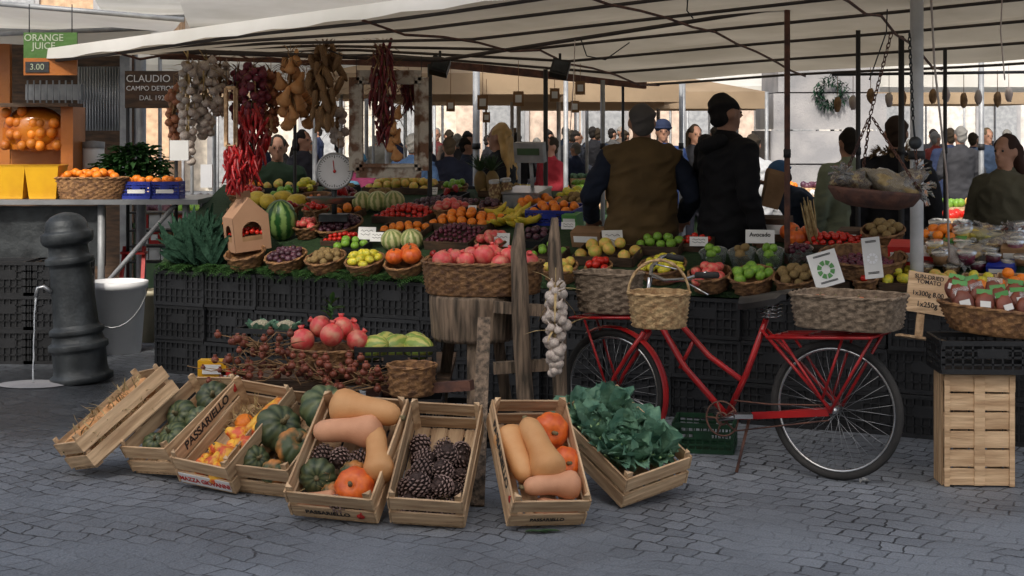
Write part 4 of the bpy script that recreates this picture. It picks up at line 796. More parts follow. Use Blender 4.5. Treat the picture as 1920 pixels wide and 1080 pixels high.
def bunch(name,cat,label,px,py0,py1,Y,wpx,kind,n,s,husk=0,hm='husk'):
    a=P(px,py0,Y); b_=P(px,py1,Y); w=wpx/F*Y/2; t=thing(name,label,cat,a); mb=MB()
    for k in range(3): mb.tube([a+(b_-a)*i/10+V(.01*math.cos(i*1.5+k*2.1),.01*math.sin(i*1.5+k*2.1),0) for i in range(10)],.007,5)
    mb.tube([a,a+V(0,0,.09)],.003,4); mb.build('braid',hm,t)
    if husk:
        mb=MB()
        for k in range(husk): z=U(-.05,.75) if U(0,1)>.4 else U(-.06,.15); p=a.lerp(b_,z); an=U(0,6.3); mb.leaf(p,V(math.cos(an)*.6,math.sin(an)*.5,U(-1,.7)),V(0,0,1),U(.1,.2),.014,U(0,.5),k=3)
        mb.build('dry_leaves',hm,t)
    for k in range(n):
        f=(k+.5)/n; p=a.lerp(b_,f); an=k*2.4; rr=w*(.45+.55*math.sin(pi*min(1,f*1.05+.08)))*U(.55,1)
        o=bpy.data.objects.new('bulb' if 'chili' not in kind else 'pod',BUL[kind]); C.objects.link(o); o.parent=t; o.location=p-a+V(rr*math.cos(an),rr*math.sin(an)*.8,U(-.02,.02))
        o.rotation_euler=(U(-.5,.5)+(0 if kind in('chili','chilid','gourd','corn') else .6*math.sin(an)),U(-.5,.5),U(0,6.3)); q=s*U(.75,1.2); o.scale=(q,q,q)
B_=bunch
B_('onion_braid','onions','braid of brown onions hanging leftmost under the awning',326,165,270,10.9,24,'onion',20,.032,10)
B_('garlic_braid','garlic','long white garlic braid hanging second from the left',352,115,300,10.8,36,'garlic',38,.034,30,'straw'); B_('garlic_braid','garlic','fuller white garlic braid right of the longest one',385,115,255,10.9,50,'garlic',44,.036,40,'straw'); B_('garlic_braid','garlic','short garlic braid half hidden by the narrow frame',412,120,215,11.1,36,'garlic',22,.033,30,'husk')
B_('onion_braid','onions','string of dark red onions above the red chillies',476,125,235,10.9,54,'redonion',44,.034,40); B_('onion_braid','onions','small dark onion string left of the red onions',445,135,225,11.1,34,'redonion',22,.03,20); B_('chili_bunch','chillies','big bright red chilli bunch hanging to the left of the scale',472,215,335,10.6,64,'chili',95,.062,0,'leafdark'); B_('chili_bunch','chillies','lower red chilli bunch reaching down to the stall',440,285,350,10.5,44,'chili',80,.058,0,'leafdark')
B_('onion_braid','onions','rust brown onion string between red onions and gourds',508,140,250,11,40,'onion',36,.032,40); B_('gourd_bunch','gourds','cluster of pale hanging gourds with dry leaves',545,105,235,10.9,46,'gourd',13,.078,60)
B_('corn_bunch','corn','thick bunch of dried corn and husks hanging left of the wooden frame',608,100,240,10.8,70,'corn',34,.075,220); B_('gourd_bunch','gourds','small dried gourd bunch between pale gourds and corn',575,150,230,11.1,30,'gourd',6,.06,50); B_('garlic_braid','garlic','small garlic cluster hanging over the round scale',632,200,275,11,36,'garlic',14,.034,20)
B_('chili_bunch','chillies','dark red chilli bunch hanging in front of the wooden frame',718,90,265,10.6,50,'chilid',98,.052,90); B_('chili_bunch','chillies','short dark red chilli bunch at the right of the frame',766,150,200,10.9,30,'chilid',44,.045,20); B_('gourd_bunch','gourds','two small gourds hanging at the foot of the frame',738,200,295,10.9,26,'gourd',6,.055,20)
B_('garlic_braid','garlic','white garlic braid tied to the upright post above the crates',1042,535,700,7.75,38,'garlic',44,.030,20,'straw')
def frame(px0,px1,py0,py1,Y,w,label,m):
    t=thing('picture_frame',label,'picture frame',P((px0+px1)/2,py1,Y))
    a,b_,c_,d=P(px0,py0,Y),P(px1,py0,Y),P(px1,py1,Y),P(px0,py1,Y)
    for p,q in((a,b_),(b_,c_),(c_,d),(d,a)): mb=MB(); mb.beam(p,q,.035,w,up=(V(0,0,1) if abs(p.z-q.z)<.1 else V(1,0,0))); mb.build('rail',m,t)
    for p,q in((a,b_),(b_,c_),(c_,d),(d,a)):
        mb=MB(); cc_=(a+c_)/2; mid=(p+q)/2; n_=(cc_-mid).normalized(); mb.beam(p+n_*w*.35+V(0,-.025,0),q+n_*w*.35+V(0,-.025,0),.02,w*.22,up=(V(0,0,1) if abs(p.z-q.z)<.1 else V(1,0,0))); mb.build('moulding',m,t)
    mb=MB(); mb.tube([a,a+V(0,0,.15)],.003,4); mb.tube([b_,b_+V(0,0,.15)],.003,4); mb.build('hanging_wire','dark',t)
frame(668,790,145,320,10.75,.10,'large old empty wooden frame with peeling white paint hanging over the stall','woodpeel'); frame(424,442,165,275,10.5,.025,'small narrow wooden frame hanging among the braids','wood')
p=P(627,321,10.9); r=34/F*10.9; t=thing('weighing_scale','white round dial weighing scale with red pointer at the back of the stall','scale',p-V(0,0,.3)); Q=Tr(p)@Rt(90,'X')@Rt(8,'Y')
mb=MB(); mb.lathe([(.003,.03),(r*.94,.03)],40,Q); mb.build('dial','whitep',t); mb=MB(); mb.lathe([(.003,-.04),(r,-.04),(r*1.04,.0),(r,.04),(r*.93,.035)],40,Q); mb.build('rim','steel',t)
mb=MB()
for i in range(40): a=2*pi*i/40; k_=.8 if i%5 else .72; mb.beam(Q@V(r*k_*math.cos(a),r*k_*math.sin(a),.032),Q@V(r*.88*math.cos(a),r*.88*math.sin(a),.032),.004,.002,up=V(0,1,0))
mb.build('tick_marks','dark',t); mb=MB(); mb.beam(Q@V(0,-r*.1,.034),Q@V(-.01,r*.6,.034),.006,.002,up=V(0,1,0)); mb.ball(Q@V(0,0,.034),.012,10,6); mb.build('pointer','redprint',t)
mb=MB(); mb.tube([p-V(0,0,r),p-V(0,0,.32)],.02); mb.box(p-V(0,0,.33),(.2,.2,.05)); mb.build('stand','iron',t); mb=MB(); mb.lathe([(.003,-.2),(.1,-.2),(.17,-.16),(.175,-.155)],28,Tr(p+V(0,-.18,-.02))); mb.build('pan','steel',t)
# ---------------------------------------------------------------- awning
aw=thing('market_awning','large cream market awning stretched over the stall','awning',V(0,9.5,0))
A=P(65,106,10.8); B=V(2.60,6.2,2.63); back=[P(300,95,11.9),P(800,108,12.5),P(1210,152,13.3),P(1480,134,12.6),P(1800,118,11.6),P(2100,100,11)]
NU,NVv=50,24
def bk(u): u*=len(back)-1; i=min(int(u),len(back)-2); return back[i].lerp(back[i+1],u-i)
def cp(u,v):
    p=A.lerp(B,u).lerp(bk(u),v); s=v*6; s-=int(s); p.z+=-.04*math.sin(pi*s)*(1+.5*math.sin(u*17))+.10*math.sin(pi*v)*(.4+.6*u); return p
mb=MB(); mb.add([cp(i/NU,j/NVv) for j in range(NVv+1) for i in range(NU+1)],[(j*(NU+1)+i,j*(NU+1)+i+1,(j+1)*(NU+1)+i+1,(j+1)*(NU+1)+i) for j in range(NVv) for i in range(NU)]); mb.build('canopy','canvas',aw)
mb=MB()
q=[cp(i/NU,0) for i in range(NU+1)]; mb.add([v+V(0,-.012,.045) for v in q]+[v+V(0,-.02,-.035+.008*math.sin(i*1.7)) for i,v in enumerate(q)],[(i,i+1,NU+2+i,NU+1+i) for i in range(NU)]); mb.build('front_valance','canvaswhite',aw)
for v in(.02,.167,.333,.5,.667,.833,.99):
    mb=MB(); mb.tube([cp(i/20,v)-V(0,0,.03) for i in range(21)],.011,6); mb.build('rib','ribm',aw)
for u in(.12,.42,.62,.78,.95):
    mb=MB(); mb.tube([cp(u,j/10)-V(0,0,.045) for j in range(11)],.009,6); mb.build('crossbar','rust',aw)
a=P(290,95,10.9);b_=P(830,112,10.9); mb=MB(); mb.tube([a,b_],.018,8); mb.tube([b_,P(1480,12,9.3)],.014,8); mb.build('hanging_rail','ribm',aw)
mb=MB(); mb.beam(P(300,100,11.8),P(810,116,12.4),.05,.09); mb.beam(P(810,116,12.4),P(1210,158,13.2),.05,.08); mb.build('rear_beam','rust',aw)
def pole(px,py0,Y,r,label,m='galv',z0=0):
    x=(px-960)/F*Y; zt_=H-(py0-240)/F*Y; t=thing('steel_pole' if m!='rust' else 'rusty_pole',label,'pole',V(x,Y,z0)); mb=MB(); mb.tube([V(x,Y,z0),V(x,Y,z0+(zt_-z0)*.5),V(x,Y,zt_)],r,14); mb.build('shaft',m,t); mb=MB(); mb.tube([V(x,Y,z0+1.55),V(x,Y,z0+1.6)],r*1.25,14); mb.build('collar','dark',t); mb=MB(); mb.box((x,Y,z0+.006),(.12,.12,.012)); mb.build('foot_plate','dark',t)
pole(1719,-60,8.75,.038,'thick pale steel pole at the right of the stall','polelight'); pole(1476,5,9.3,.018,'thin rusty pole right of the man in black','rust'); pole(1609,35,10.2,.016,'thin dark pole behind the hanging scale','dark'); pole(1023,130,11.9,.018,'dark pole behind the electronic scale','dark')
pole(893,128,13,.03,'grey pole left of the blond woman'); pole(1130,150,13,.02,'slim grey pole left of the olive vest'); pole(1168,150,13.2,.012,'thin dark pole above the olive vest','dark'); pole(806,120,11.6,.018,'dark pole at the right edge of the wooden frame','dark'); pole(553,105,12.2,.014,'dark pole behind the hanging gourds','dark'); pole(1840,100,12.5,.022,'pale pole near the right edge'); pole(1277,155,13.3,.018,'thin grey pole between the two vendors'); pole(1772,90,10.8,.014,'dark pole right of the steel pole','dark'); pole(265,108,12.8,.04,'grey pillar pole behind the parsley'); pole(1690,60,10.4,.02,'dark pole just left of the thick steel pole','dark')
for px,py,l in((825,125,'left'),(1050,130,'right')):
    t=thing('floodlight','black box floodlight hung under the awning, %s one'%l,'lamp',P(px,py,11)); mb=MB(); mb.box((0,0,0),(.13,.08,.12),Tr(P(px,py,11))@Rt(-25,'X')@Rt(15,'Y')); mb.build('housing','black',t); mb=MB(); mb.box((0,-.043,0),(.1,.006,.09),Tr(P(px,py,11))@Rt(-25,'X')@Rt(15,'Y')); mb.build('glass','iron',t); mb=MB(); mb.tube([P(px,py,11),P(px,py-30,11)],.01); mb.build('bracket','black',t)
for i,(pts,r,m,l) in enumerate(([[(1088,70,9.5),(1100,105,9.5),(1135,112,9.5),(1180,80,9.6)],.004,'black','black cable looping under the awning'],[[(1745,-20,8.4),(1752,120,8.4),(1775,330,8.4),(1780,490,8.5)],.006,'garlic','pale rope hanging right of the steel pole'],[[(1665,-20,9.2),(1662,60,9.2),(1630,150,9.2)],.004,'black','black cord hanging by the dark pole'],[[(1078,75,9.7),(1075,160,9.7),(1068,260,9.8)],.003,'garlic','thin pale string before the crowd'],[[(620,95,10.7),(650,108,10.7),(690,102,10.7),(740,118,10.7)],.004,'black','sagging black wire over the wooden frame'],[[(1290,-10,8.6),(1288,20,8.6),(1300,35,8.6)],.004,'black','short twisted wire at the awning middle'],[[(1880,-20,9),(1876,60,9),(1884,150,9)],.004,'garlic','pale cord at the upper right'])):
    q=[P(*a) for a in pts]; sm=[]
    for a,b_ in zip(q,q[1:]): sm+=[a.lerp(b_,j/4) for j in range(4)]
    sm.append(q[-1]); mb=MB(); mb.tube(sm,r,6); tag(mb.build('cable' if m=='black' else 'rope',m,None,sm[0]),l,'cable' if m=='black' else 'rope')
def chain(mb,a,b_,k=.035):
    d=(b_-a); n=int(d.length/(k*.75)); d.normalize(); u=d.orthogonal().normalized(); w=d.cross(u)
    for i in range(n):
        c=a+d*(i+.5)*k*.75; s=u if i%2 else w; mb.tube([c+d*k*.5*math.cos(j*pi/4)+s*k*.22*math.sin(j*pi/4) for j in range(8)],.0035,4,closed=True)
Yp=8.3; pc=P(1640,365,Yp); t=thing('hanging_scale','old rusty hanging pan scale on chains loaded with bags','scale',pc)
mb=MB(); rp=.245; mb.lathe([(.003,-.075),(rp*.55,-.07),(rp*.85,-.045),(rp*1.02,.012),(rp*1.03,.03),(rp*.99,.025),(rp*.82,-.038),(.003,-.06)],36,Tr(pc)@Rt(5,'Y')); mb.build('pan','rust',t)
for a in(95,205,335):
    mb=MB(); chain(mb,pc+V(rp*math.cos(R(a)),rp*math.sin(R(a)),.02),P(1632,215,Yp)); mb.build('chain','rust',t)
mb=MB(); chain(mb,P(1632,215,Yp),P(1672,60,8.6),.045); mb.build('upper_chain','rust',t); mb=MB(); mb.ball(P(1716,268,8.3),.036,14,10); mb.tube([P(1716,268,8.3),P(1712,225,8.3)],.006); chain(mb,P(1712,225,8.3),P(1705,60,8.5)); mb.build('counterweight','iron',t)
mb=MB(); chain(mb,P(1716,280,8.3),P(1722,345,8.3)); mb.build('hook_chain','rust',t)
def sack(label,p,r,m,n=5,ry=0):
    t=thing('plastic_bag',label,'bag',p); mb=MB(); Q=Tr(p)@Rt(U(0,360),'Z')@Rt(ry,'Y')
    mb.ball((0,0,0),(r*1.25,r*.8,r*.42),24,14,M_=Q,nz=.35); mb.build('contents',m,t); mb=MB()
    mb.ball((0,0,r*.03),(r*1.33,r*.87,r*.5),18,10,M_=Q,nz=.5)
    for j in range(7): a=j*.9; mb.leaf(Q@V(r*.9,0,r*.1),Q.to_3x3()@V(1,math.sin(a)*.8,math.cos(a)*.7+.3),V(0,0,1),r*.9,r*.45,.2,.014)
    mb.build('film','film',t)
sack('clear bag of pale dried pasta in the hanging pan, left',pc+V(-.13,0,.06),.12,'pulse',ry=-15); sack('clear bag of beans in the hanging pan, right',pc+V(.10,0,.06),.13,'straw',ry=20); sack('clear bag of brown pulses at the right rim of the hanging pan',pc+V(.17,-.02,.07),.09,'pulse',ry=-30); sack('small clear bag at the back of the hanging pan',pc+V(0,.1,.07),.09,'pulse',ry=10)
for i,(px,py,m) in enumerate(((1800,455,'tomato'),(1838,470,'peach'),(1870,490,'pulse'),(1790,510,'garlic'),(1905,455,'berry'),(1850,440,'pulse'),(1825,505,'straw'),(1900,480,'pulse'),(1765,500,'peach'))): sack('knotted clear bag of %s produce heaped at the right, %d from the left'%(('red','orange','speckled','pale','brown','mixed bean','straw yellow','lentil','golden')[i],i+1),TS(px,py)[0]+V(0,.04,.09),.085,m,7,ry=U(-25,25))
# ---------------------------------------------------------------- bicycle
def BP(px,py,off=0):
    Y=8.565/(1+.67*(px-960)/F); p=P(px,py,Y); return p+V(-.557,-.831,0)*off
def BO(px,py,off=0): return P(px,py,(8.565-1.204*off)/(1+.67*(px-960)/F))
bd=V(-.831,.557,0)
bk_=thing('bicycle','red bicycle with wide rear rack leaning along the stall front','bicycle',V(BP(1567,770).x,BP(1567,770).y,0))
def bt(n,pts,r,m='bikered',par=None): 
    mb=MB(); mb.tube(pts,r,10); return mb.build(n,m,par or bk_)
def circ(c,d,r,a0=0,a1=360,n=48): return [c+d*r*math.cos(R(a0+(a1-a0)*i/n))+V(0,0,r*math.sin(R(a0+(a1-a0)*i/n))) for i in range(n+(0 if abs(a1-a0)==360 else 1))]
rc=V(BP(1567,770).x,BP(1567,770).y,.345); fc=V(BP(1150,700).x,BP(1150,700).y,.325); fd=(Rt(-4,'Z').to_3x3()@bd)
for c_,r_,d_ in((rc,.325,bd),(fc,.305,fd)):
    nrm=d_.cross(V(0,0,1)); w=thing('wheel',None,None,c_); w.location=c_-bk_.location; w.parent=bk_
    mb=MB(); mb.tube(circ(c_,d_,r_),.019,10,closed=True); mb.build('tyre','rubber',w); mb=MB(); mb.tube(circ(c_,d_,r_-.024),.0085,8,closed=True); mb.build('rim','chrome',w)
    mb=MB()
    for i in range(36):
        a=2*pi*i/36; e=c_+d_*(r_-.028)*math.cos(a)+V(0,0,(r_-.028)*math.sin(a)); a2=a+(.9 if i%2 else -.9); s=c_+nrm*(.03 if i%4<2 else -.03)+d_*.022*math.cos(a2)+V(0,0,.022*math.sin(a2)); mb.tube([s,e],.0011,4)
    mb.build('spokes','steel',w); mb=MB(); mb.tube([c_-nrm*.045,c_+nrm*.045],.02,12); mb.build('hub','chrome',w)
BB=BP(1362,782); ST=BP(1437,598); HT=BP(1222,560)
mb=MB()
mb.tube([BP(1228,590),BP(1285,690),BB+V(0,0,.01)],.017,10); mb.tube([BP(1222,572),BP(1280,612),BP(1330,668),BP(1390,712)],.015,10); mb.tube([BB,BP(1400,700),ST],.016,10)
mb.tube([BP(1300,640),BP(1275,690)],.010,8)
mb.tube([HT,BP(1214,622)],.02,12)
for o in(-.05,.05):
    n_=V(-.557,-.831,0)*o; mb.tube([BB+n_*.5,rc+n_],.010,8); mb.tube([BP(1432,618)+n_*.5,BP(1500,690)+n_,rc+n_],.009,8)
mb.build('frame','bikered',bk_)
mb=MB()
for o in(-.045,.045): n_=fd.cross(V(0,0,1))*o; mb.tube([BP(1213,622)+n_*.7,BP(1185,665)+n_,BP(1160,705)+n_,fc+n_],[.013,.012,.010,.008],8)
mb.build('fork','bikered',bk_)
def fender(c_,d_,r_,a0,a1,n='mudguard'):
    mb=MB(); pts=circ(c_,d_,r_,a0,a1,30); nr=d_.cross(V(0,0,1)); vs=[]
    for p in pts:
        u=(p-c_).normalized()
        for k_ in(-1,-.5,0,.5,1): vs.append(p+nr*.028*k_-u*.012*k_*k_)
    mb.add(vs,[(i*5+j,i*5+j+1,i*5+j+6,i*5+j+5) for i in range(len(pts)-1) for j in range(4)]); mb.build(n,'bikered',bk_)
fender(fc,fd,.345,60,215)
bt('mudguard_stay',[fc,fc+fd*-.34*math.cos(R(20))+V(0,0,-.1)],.004,'chrome')
mb=MB()
for o in(-.13,-.04,.04,.13): mb.tube([BP(1458,628,o),BP(1650,628,o)],.008,8)
for px in(1458,1520,1590,1650): mb.tube([BP(px,628,-.13),BP(px,628,.13)],.008,8)
for o in(-.07,.07): mb.tube([BP(1645,630,o),rc+V(-.557,-.831,0)*o],.008,8); mb.tube([BP(1590,630,o),BP(1552,745,o)],.007,8); mb.tube([BP(1475,630,o),rc+V(-.557,-.831,0)*o],.007,8)
mb.build('rear_rack','bikered',bk_)
mb=MB()
for o in(-.12,0,.12): mb.tube([BP(1090,592,o),BP(1212,592,o)],.008,8)
for px in(1090,1150,1212): mb.tube([BP(px,592,-.12),BP(px,592,.12)],.008,8)
for o in(-.06,.06): mb.tube([BP(1105,592,o),fc+V(-.557,-.831,0)*o],.007,8)
mb.build('front_carrier','bikered',bk_)
mb=MB(); mb.tube([BP(1213,570),BP(1218,520)],.012); mb.tube([BO(1262,478,-.27),BO(1240,482,-.24),BO(1222,500,-.12),BO(1220,515,0),BO(1248,526,.10),BO(1285,524,.18),BO(1325,512,.24)],.011,8); hb=mb.build('handlebar','chrome',bk_)
for a,b_ in((BO(1306,516,.22),BO(1345,516,.26)),(BO(1250,480,-.25),BO(1282,486,-.29))): mb=MB(); mb.tube([a,b_],.017,10); mb.build('grip','rubber',hb)
mb=MB(); mb.tube([BO(1285,528,.20),BO(1328,553,.22)],.005,6); mb.tube([BO(1228,495,-.14),BO(1270,505,-.16)],.005,6); mb.build('brake_lever','chrome',hb)
mb=MB(); mb.tube([BP(1225,515),BP(1215,560),BP(1235,600),BP(1280,660)],.003,5); mb.tube([BO(1290,522,.18),BO(1265,545,.1),BP(1230,590,.02)],.003,5); mb.build('brake_cable','black',bk_)
mb=MB(); sn=V(-.557,-.831,0); s0=BP(1492,548); s1=BP(1388,552); vs=[]
for i in range(11):
    f=i/10; c_=s0.lerp(s1,f); w=.095*(1-f)**.7*.95+.026; c_.z+=.014*math.cos(f*pi)+.004
    for j in range(7): a=(j-3)/3; vs.append(c_+sn*w*a+V(0,0,-.035*a*a*(1 if f>.1 else .5)))
mb.add(vs,[(i*7+j,i*7+j+1,i*7+j+8,i*7+j+7) for i in range(10) for j in range(6)]); vs2=[v-V(0,0,.03) for v in vs]; mb.add(vs2,[(i*7+j,i*7+j+1,i*7+j+8,i*7+j+7) for i in range(10) for j in range(6)])
for jj in(0,6): mb.add([vs[i*7+jj] for i in range(11)]+[vs2[i*7+jj] for i in range(11)],[(i,i+1,12+i,11+i) for i in range(10)])
mb.build('saddle','leather',bk_)
bt('seat_post',[ST,BP(1446,572)],.013,'chrome')
mb=MB()
for a in(0,1,2,3): mb.tube([BP(1432,572+a*7,.04),BP(1460,572+a*7,.04),BP(1460,572+a*7,-.04),BP(1432,572+a*7,-.04)],.004,5,closed=True)
mb.build('saddle_springs','chrome',bk_)
cc=BB+sn*.05; mb=MB(); mb.tube(circ(cc,bd,.088),.005,6,closed=True); mb.tube(circ(cc,bd,.03),.006,6,closed=True)
for i in range(5): a=i*1.257; mb.tube([cc,cc+bd*.088*math.cos(a)+V(0,0,.088*math.sin(a))],.005,5)
mb.build('chainring','rust',bk_)
bt('crank_arm',[BB+sn*.07,BP(1410,775,.08)],.011,'chrome'); bt('crank_arm',[BB-sn*.07,BP(1325,780,-.08)],.011,'chrome')
for p in(BP(1412,772,.12),BP(1318,775,-.12)): mb=MB(); mb.box(p,(.09,.07,.022),None); mb.build('pedal','chrome' if p.x>1.1 else 'rubber',bk_)
mb=MB(); mb.tube([BP(1385,748,.05),BP(1450,755,.05),BP(1562,757,.05)],.004,5); mb.tube([BP(1385,805,.05),BP(1562,785,.05)],.004,5); mb.build('chain','rust',bk_)
mb=MB(); mb.beam(BP(1395,777,.06),BP(1562,770,.06),.008,.035); mb.build('chain_guard','bikered',bk_)
bt('kickstand',[BP(1405,785),V(BP(1400,0,.12).x,BP(1400,0,.12).y,.0)],.008,'rust')
pb=BP(1143,588); basket('pale rectangular wicker basket on the front carrier of the bicycle',Tr(pb+V(0,0,.01))@Rt(-33.8,'Z'),.18,.21,'wickergrey',.86,sy=.68,sq=1)
ph=BO(1235,612,.33); basket('honey coloured handled wicker basket hanging from the bicycle handlebar',Tr(ph),.155,.17,'wickerlight',.86,handle=.18)
pr=BP(1592,618); basket('long grey brown wicker basket strapped to the rear rack of the bicycle',Tr(pr+V(0,0,.012))@Rt(-33.8,'Z'),.27,.16,'wickergrey',.9,sy=.66,sq=1,floor=.07)
RB=Tr(pr+V(0,0,.012))@Rt(-33.8,'Z')
for i in range(4): place('orange_pumpkin','small orange pumpkin inside the rear bicycle basket',RB@Tr(V(-.16+.1*i,U(-.05,.06),.11)),.05,'small pumpkins in the rear bicycle basket')
Bm=Tr(TS(1612,520)[0]+V(0,-.05,.04))@Rt(14,'X'); basket('broad round wicker basket with leaflets at the stall front',Bm,.25,.1,'wicker',.86,floor=.04,sy=.8); heap('grape','dark berry in the broad basket with leaflets',Bm,.2,.15,.018,.05,.02,n=60)
for i,(px,py,w,h_,rz,rl,l,c_) in enumerate(((1558,536,58,66,12,-14,'white leaflet with green round print standing in the broad basket','greenprint'),(1640,522,34,78,-20,-8,'plain white leaflet in a clear sleeve in the broad basket','whitep'))):
    Y=8.45; p=P(px,py,Y); t=thing('leaflet',l,'leaflet',p); w*=Y/F; h_*=Y/F; Q=Tr(p)@Rt(rz,'Z')@Rt(rl,'Y')@Rt(-12,'X'); mb=MB(); mb.box((0,0,h_/2),(w,.003,h_),Q); mb.build('sheet','paper',t)
    mb=MB()
    for s_ in range(8): a0=s_*45; mb.add([Q@V(w*.30*q_*math.cos(R(a0+e)),-.0045,h_*.48+w*.30*q_*math.sin(R(a0+e))) for q_ in(.5,1) for e in(0,12,24,34)],[(0,1,5,4),(1,2,6,5),(2,3,7,6)],0,False)
    mb.build('printed_disc',c_,t); mb=MB()
    for k_ in range(4): mb.box((0,-.003,h_*(.12+.03*k_) if k_<2 else h_*(.82+.03*k_)),(w*.6,.002,.004),Q)
    mb.build('printed_lines','dark',t)
p=P(1735,592,7.9); t=thing('wooden_sign','handwritten wooden price sign for sun dried tomatoes on a stick','sign',p); k_=7.9/F; Q=Tr(p)@Rt(3,'Z')@Rt(9,'Y')@Rt(-10,'X')
mb=MB(); mb.box((0,0,42*k_),(78*k_,.012,76*k_),Q); mb.build('board','woodx',t); mb=MB(); mb.box((-8*k_,.01,-5*k_),(14*k_,.012,80*k_),Q); mb.box((0,.03,-42*k_),(90*k_,.08,.012),Q); mb.build('stick','wood',t)
text('SUN-DRIED\nTOMATO',11*k_,'dark',t,Q@Tr(V(0,-.008,67*k_))@Rt(90,'X'),bold=.01); text('1x300g 8,00',12.5*k_,'dark',t,Q@Tr(V(0,-.008,40*k_))@Rt(90,'X'),bold=.01); text('1x250g',14*k_,'dark',t,Q@Tr(V(0,-.008,20*k_))@Rt(90,'X'),bold=.01)
g=G(1834,912); 
WC.put('wooden crate standing on end at the right, carrying a black crate',Tr(V(g.x-.0,g.y,0.004))@Rt(-2,'Z')@Tr(V(0,.17,0))@Rt(90,'X')@Matrix.Diagonal((1,.93,1,1)))
mb=MB(); QL=Tr(V(g.x,g.y-.015,0))@Rt(-2,'Z')
for i in range(6): mb.box((U(-.003,.003),0,.05+.09*i),(.335,.008,.080),QL@Rt(U(-.5,.5),'Y'))
mb.box((0,-.008,.27),(.05,.008,.52),QL)
for s in(-1,1): mb.box((s*.155,-.008,.27),(.025,.008,.53),QL)
o=mb.build('crate_lid','woodx',None,V(g.x,g.y-.015,0)); tag(o,'slatted wooden lid leaning flat on the upright crate at the right','lid')
PL.put('black crate on top of the upright wooden crate at the right',Tr(V(g.x+.06,g.y+.1,.55))@Rt(-3,'Z')@Matrix.Diagonal((1.05,1,1,1)))
Bm=Tr(V(g.x+.12,g.y+.12,.72))@Rt(6,'Y'); basket('large wicker basket of dried tomato packets at the right edge',Bm,.29,.13,'wicker',.72,floor=.07,sy=.72)
for i in range(15):
    p=Bm@V(-.2+(i%5)*.10,-.10+(i//5)*.09,.15+.025*(i//5)); t=thing('tomato_packet','clear packet of dried tomatoes with white label standing in the right basket','packet',group='packets in the right basket'); mb=MB(); mb.ball((0,0,0),(.048,.025,.055),12,8,nz=.3); mb.build('contents','berry',t); mb=MB(); mb.box((0,-.026,-.01),(.05,.003,.03)); mb.build('paper_label','paper',t); mb=MB(); mb.box((0,-.005,.058),(.075,.004,.025)); mb.build('header','greenprint' if i%3 else 'film',t); t.matrix_world=Tr(p)@Rt(U(-25,25),'Z')@Rt(U(-35,-10),'X')@Rt(U(-15,15),'Y')
for i,px in enumerate((1785,1808,1835,1770)): place('orange','orange lying on the stall above the right basket',SM(px,560)@Tr(V(0,.05,.045)),.048,'loose oranges at the right')
t=thing('litter','small crumpled white paper on the cobbles by the rear wheel','litter',G(1618,905)); mb=MB(); mb.leaf(G(1612,905)+V(0,0,.006),V(1,.2,.3),V(0,0,1),.05,.04,.3,.01); mb.build('scrap','paper',t)
t=thing('litter','green leaf scrap on the cobbles under the squash crate','litter',G(1000,1000)); mb=MB(); [mb.leaf(G(985+12*i,1000)+V(0,0,.006),V(1,U(-.5,.5),.1),V(0,0,1),.07,.03,.1) for i in range(4)]; mb.build('scrap','leafdark',t)
# ---------------------------------------------------------------- left: fountain etc
g=G(154,714); k_=g.y/F*.97; prof=[(2,-5),(60,-5),(60,12),(53,16),(51,26),(51,60),(57,64),(57,74),(50,78),(47,90),(52,94),(52,102),(43,108),(41,150),(39,225),(46,229),(46,240),(38,244),(37,262),(47,268),(50,276),(50,288),(42,292),(41,300),(37,312),(27,321),(14,326),(2,328)]
ft=thing('drinking_fountain','dark cast iron drinking fountain with a running spout','fountain',V(g.x,g.y,0)); Qf=Tr(V(g.x,g.y,0))@Rt(-6,'Y'); mb=MB(); mb.lathe(crisp([(r*k_,max(z,0)*k_) for r,z in prof]),56,Qf); mb.build('column','iron',ft)
sp=Qf@V(-.12,-.08,178*k_); mb=MB(); mb.tube([sp,sp+V(-.05,-.01,.04),sp+V(-.085,-.02,.03),sp+V(-.10,-.02,-.03)],.015,10); mb.build('spout','steel',ft)
w0=sp+V(-.10,-.02,-.03); mb=MB(); mb.tube([w0+V(-.02*(i/10)**.5+.002*math.sin(i*2),0,(-w0.z+.01)*i/10) for i in range(11)],[.007,.005,.004,.005,.004,.005,.004,.006,.004,.006,.007],8); tag(mb.build('water_stream','water',None,w0),'thin stream of water falling from the fountain spout','water')
mb=MB(); mb.lathe([(.01,.012),(.18,.012),(.24,.004)],30,Tr(V(w0.x,w0.y-.05,0))@Matrix.Diagonal((1,.7,1,1))); tag(mb.build('drain_slab','stone',None,V(w0.x,w0.y-.05,0)),'round stone drain slab below the fountain spout','drain')
def bucket(px,py,r,h_,m,label,hd=True):
    g=G(px,py); t=thing('bucket',label,'bucket',g); mb=MB(); mb.lathe([(.01,.005),(r*.8,0),(r*.97,h_*.9),(r*1.05,h_*.9),(r*1.06,h_),(r*.98,h_),(r*.78,.02),(.01,.02)],32,Tr(g)); mb.build('tub',m,t)
    if hd: mb=MB(); mb.tube([g+V(r*1.05*math.cos(R(a)),-r*1.05*math.sin(R(a)),h_*.9-.28*math.sin(R(a))) for a in range(0,181,15)],.006,6); mb.build('handle','steel',t)
bucket(223,660,.21,.55,'whitep','big white plastic bucket right of the fountain'); bucket(285,640,.11,.42,'beige','narrow beige bin behind the white bucket',False)
tb=thing('steel_counter','stainless steel counter table at the far left','table',V(-3.4,12.5,0)); zc=P(0,374,12.1).z
x0=P(-120,0,12.1).x; x1=P(372,0,12.1).x; mb=MB(); mb.box(((x0+x1)/2,12.55,zc-.02),(x1-x0,.95,.04)); mb.build('tabletop','steel',tb)
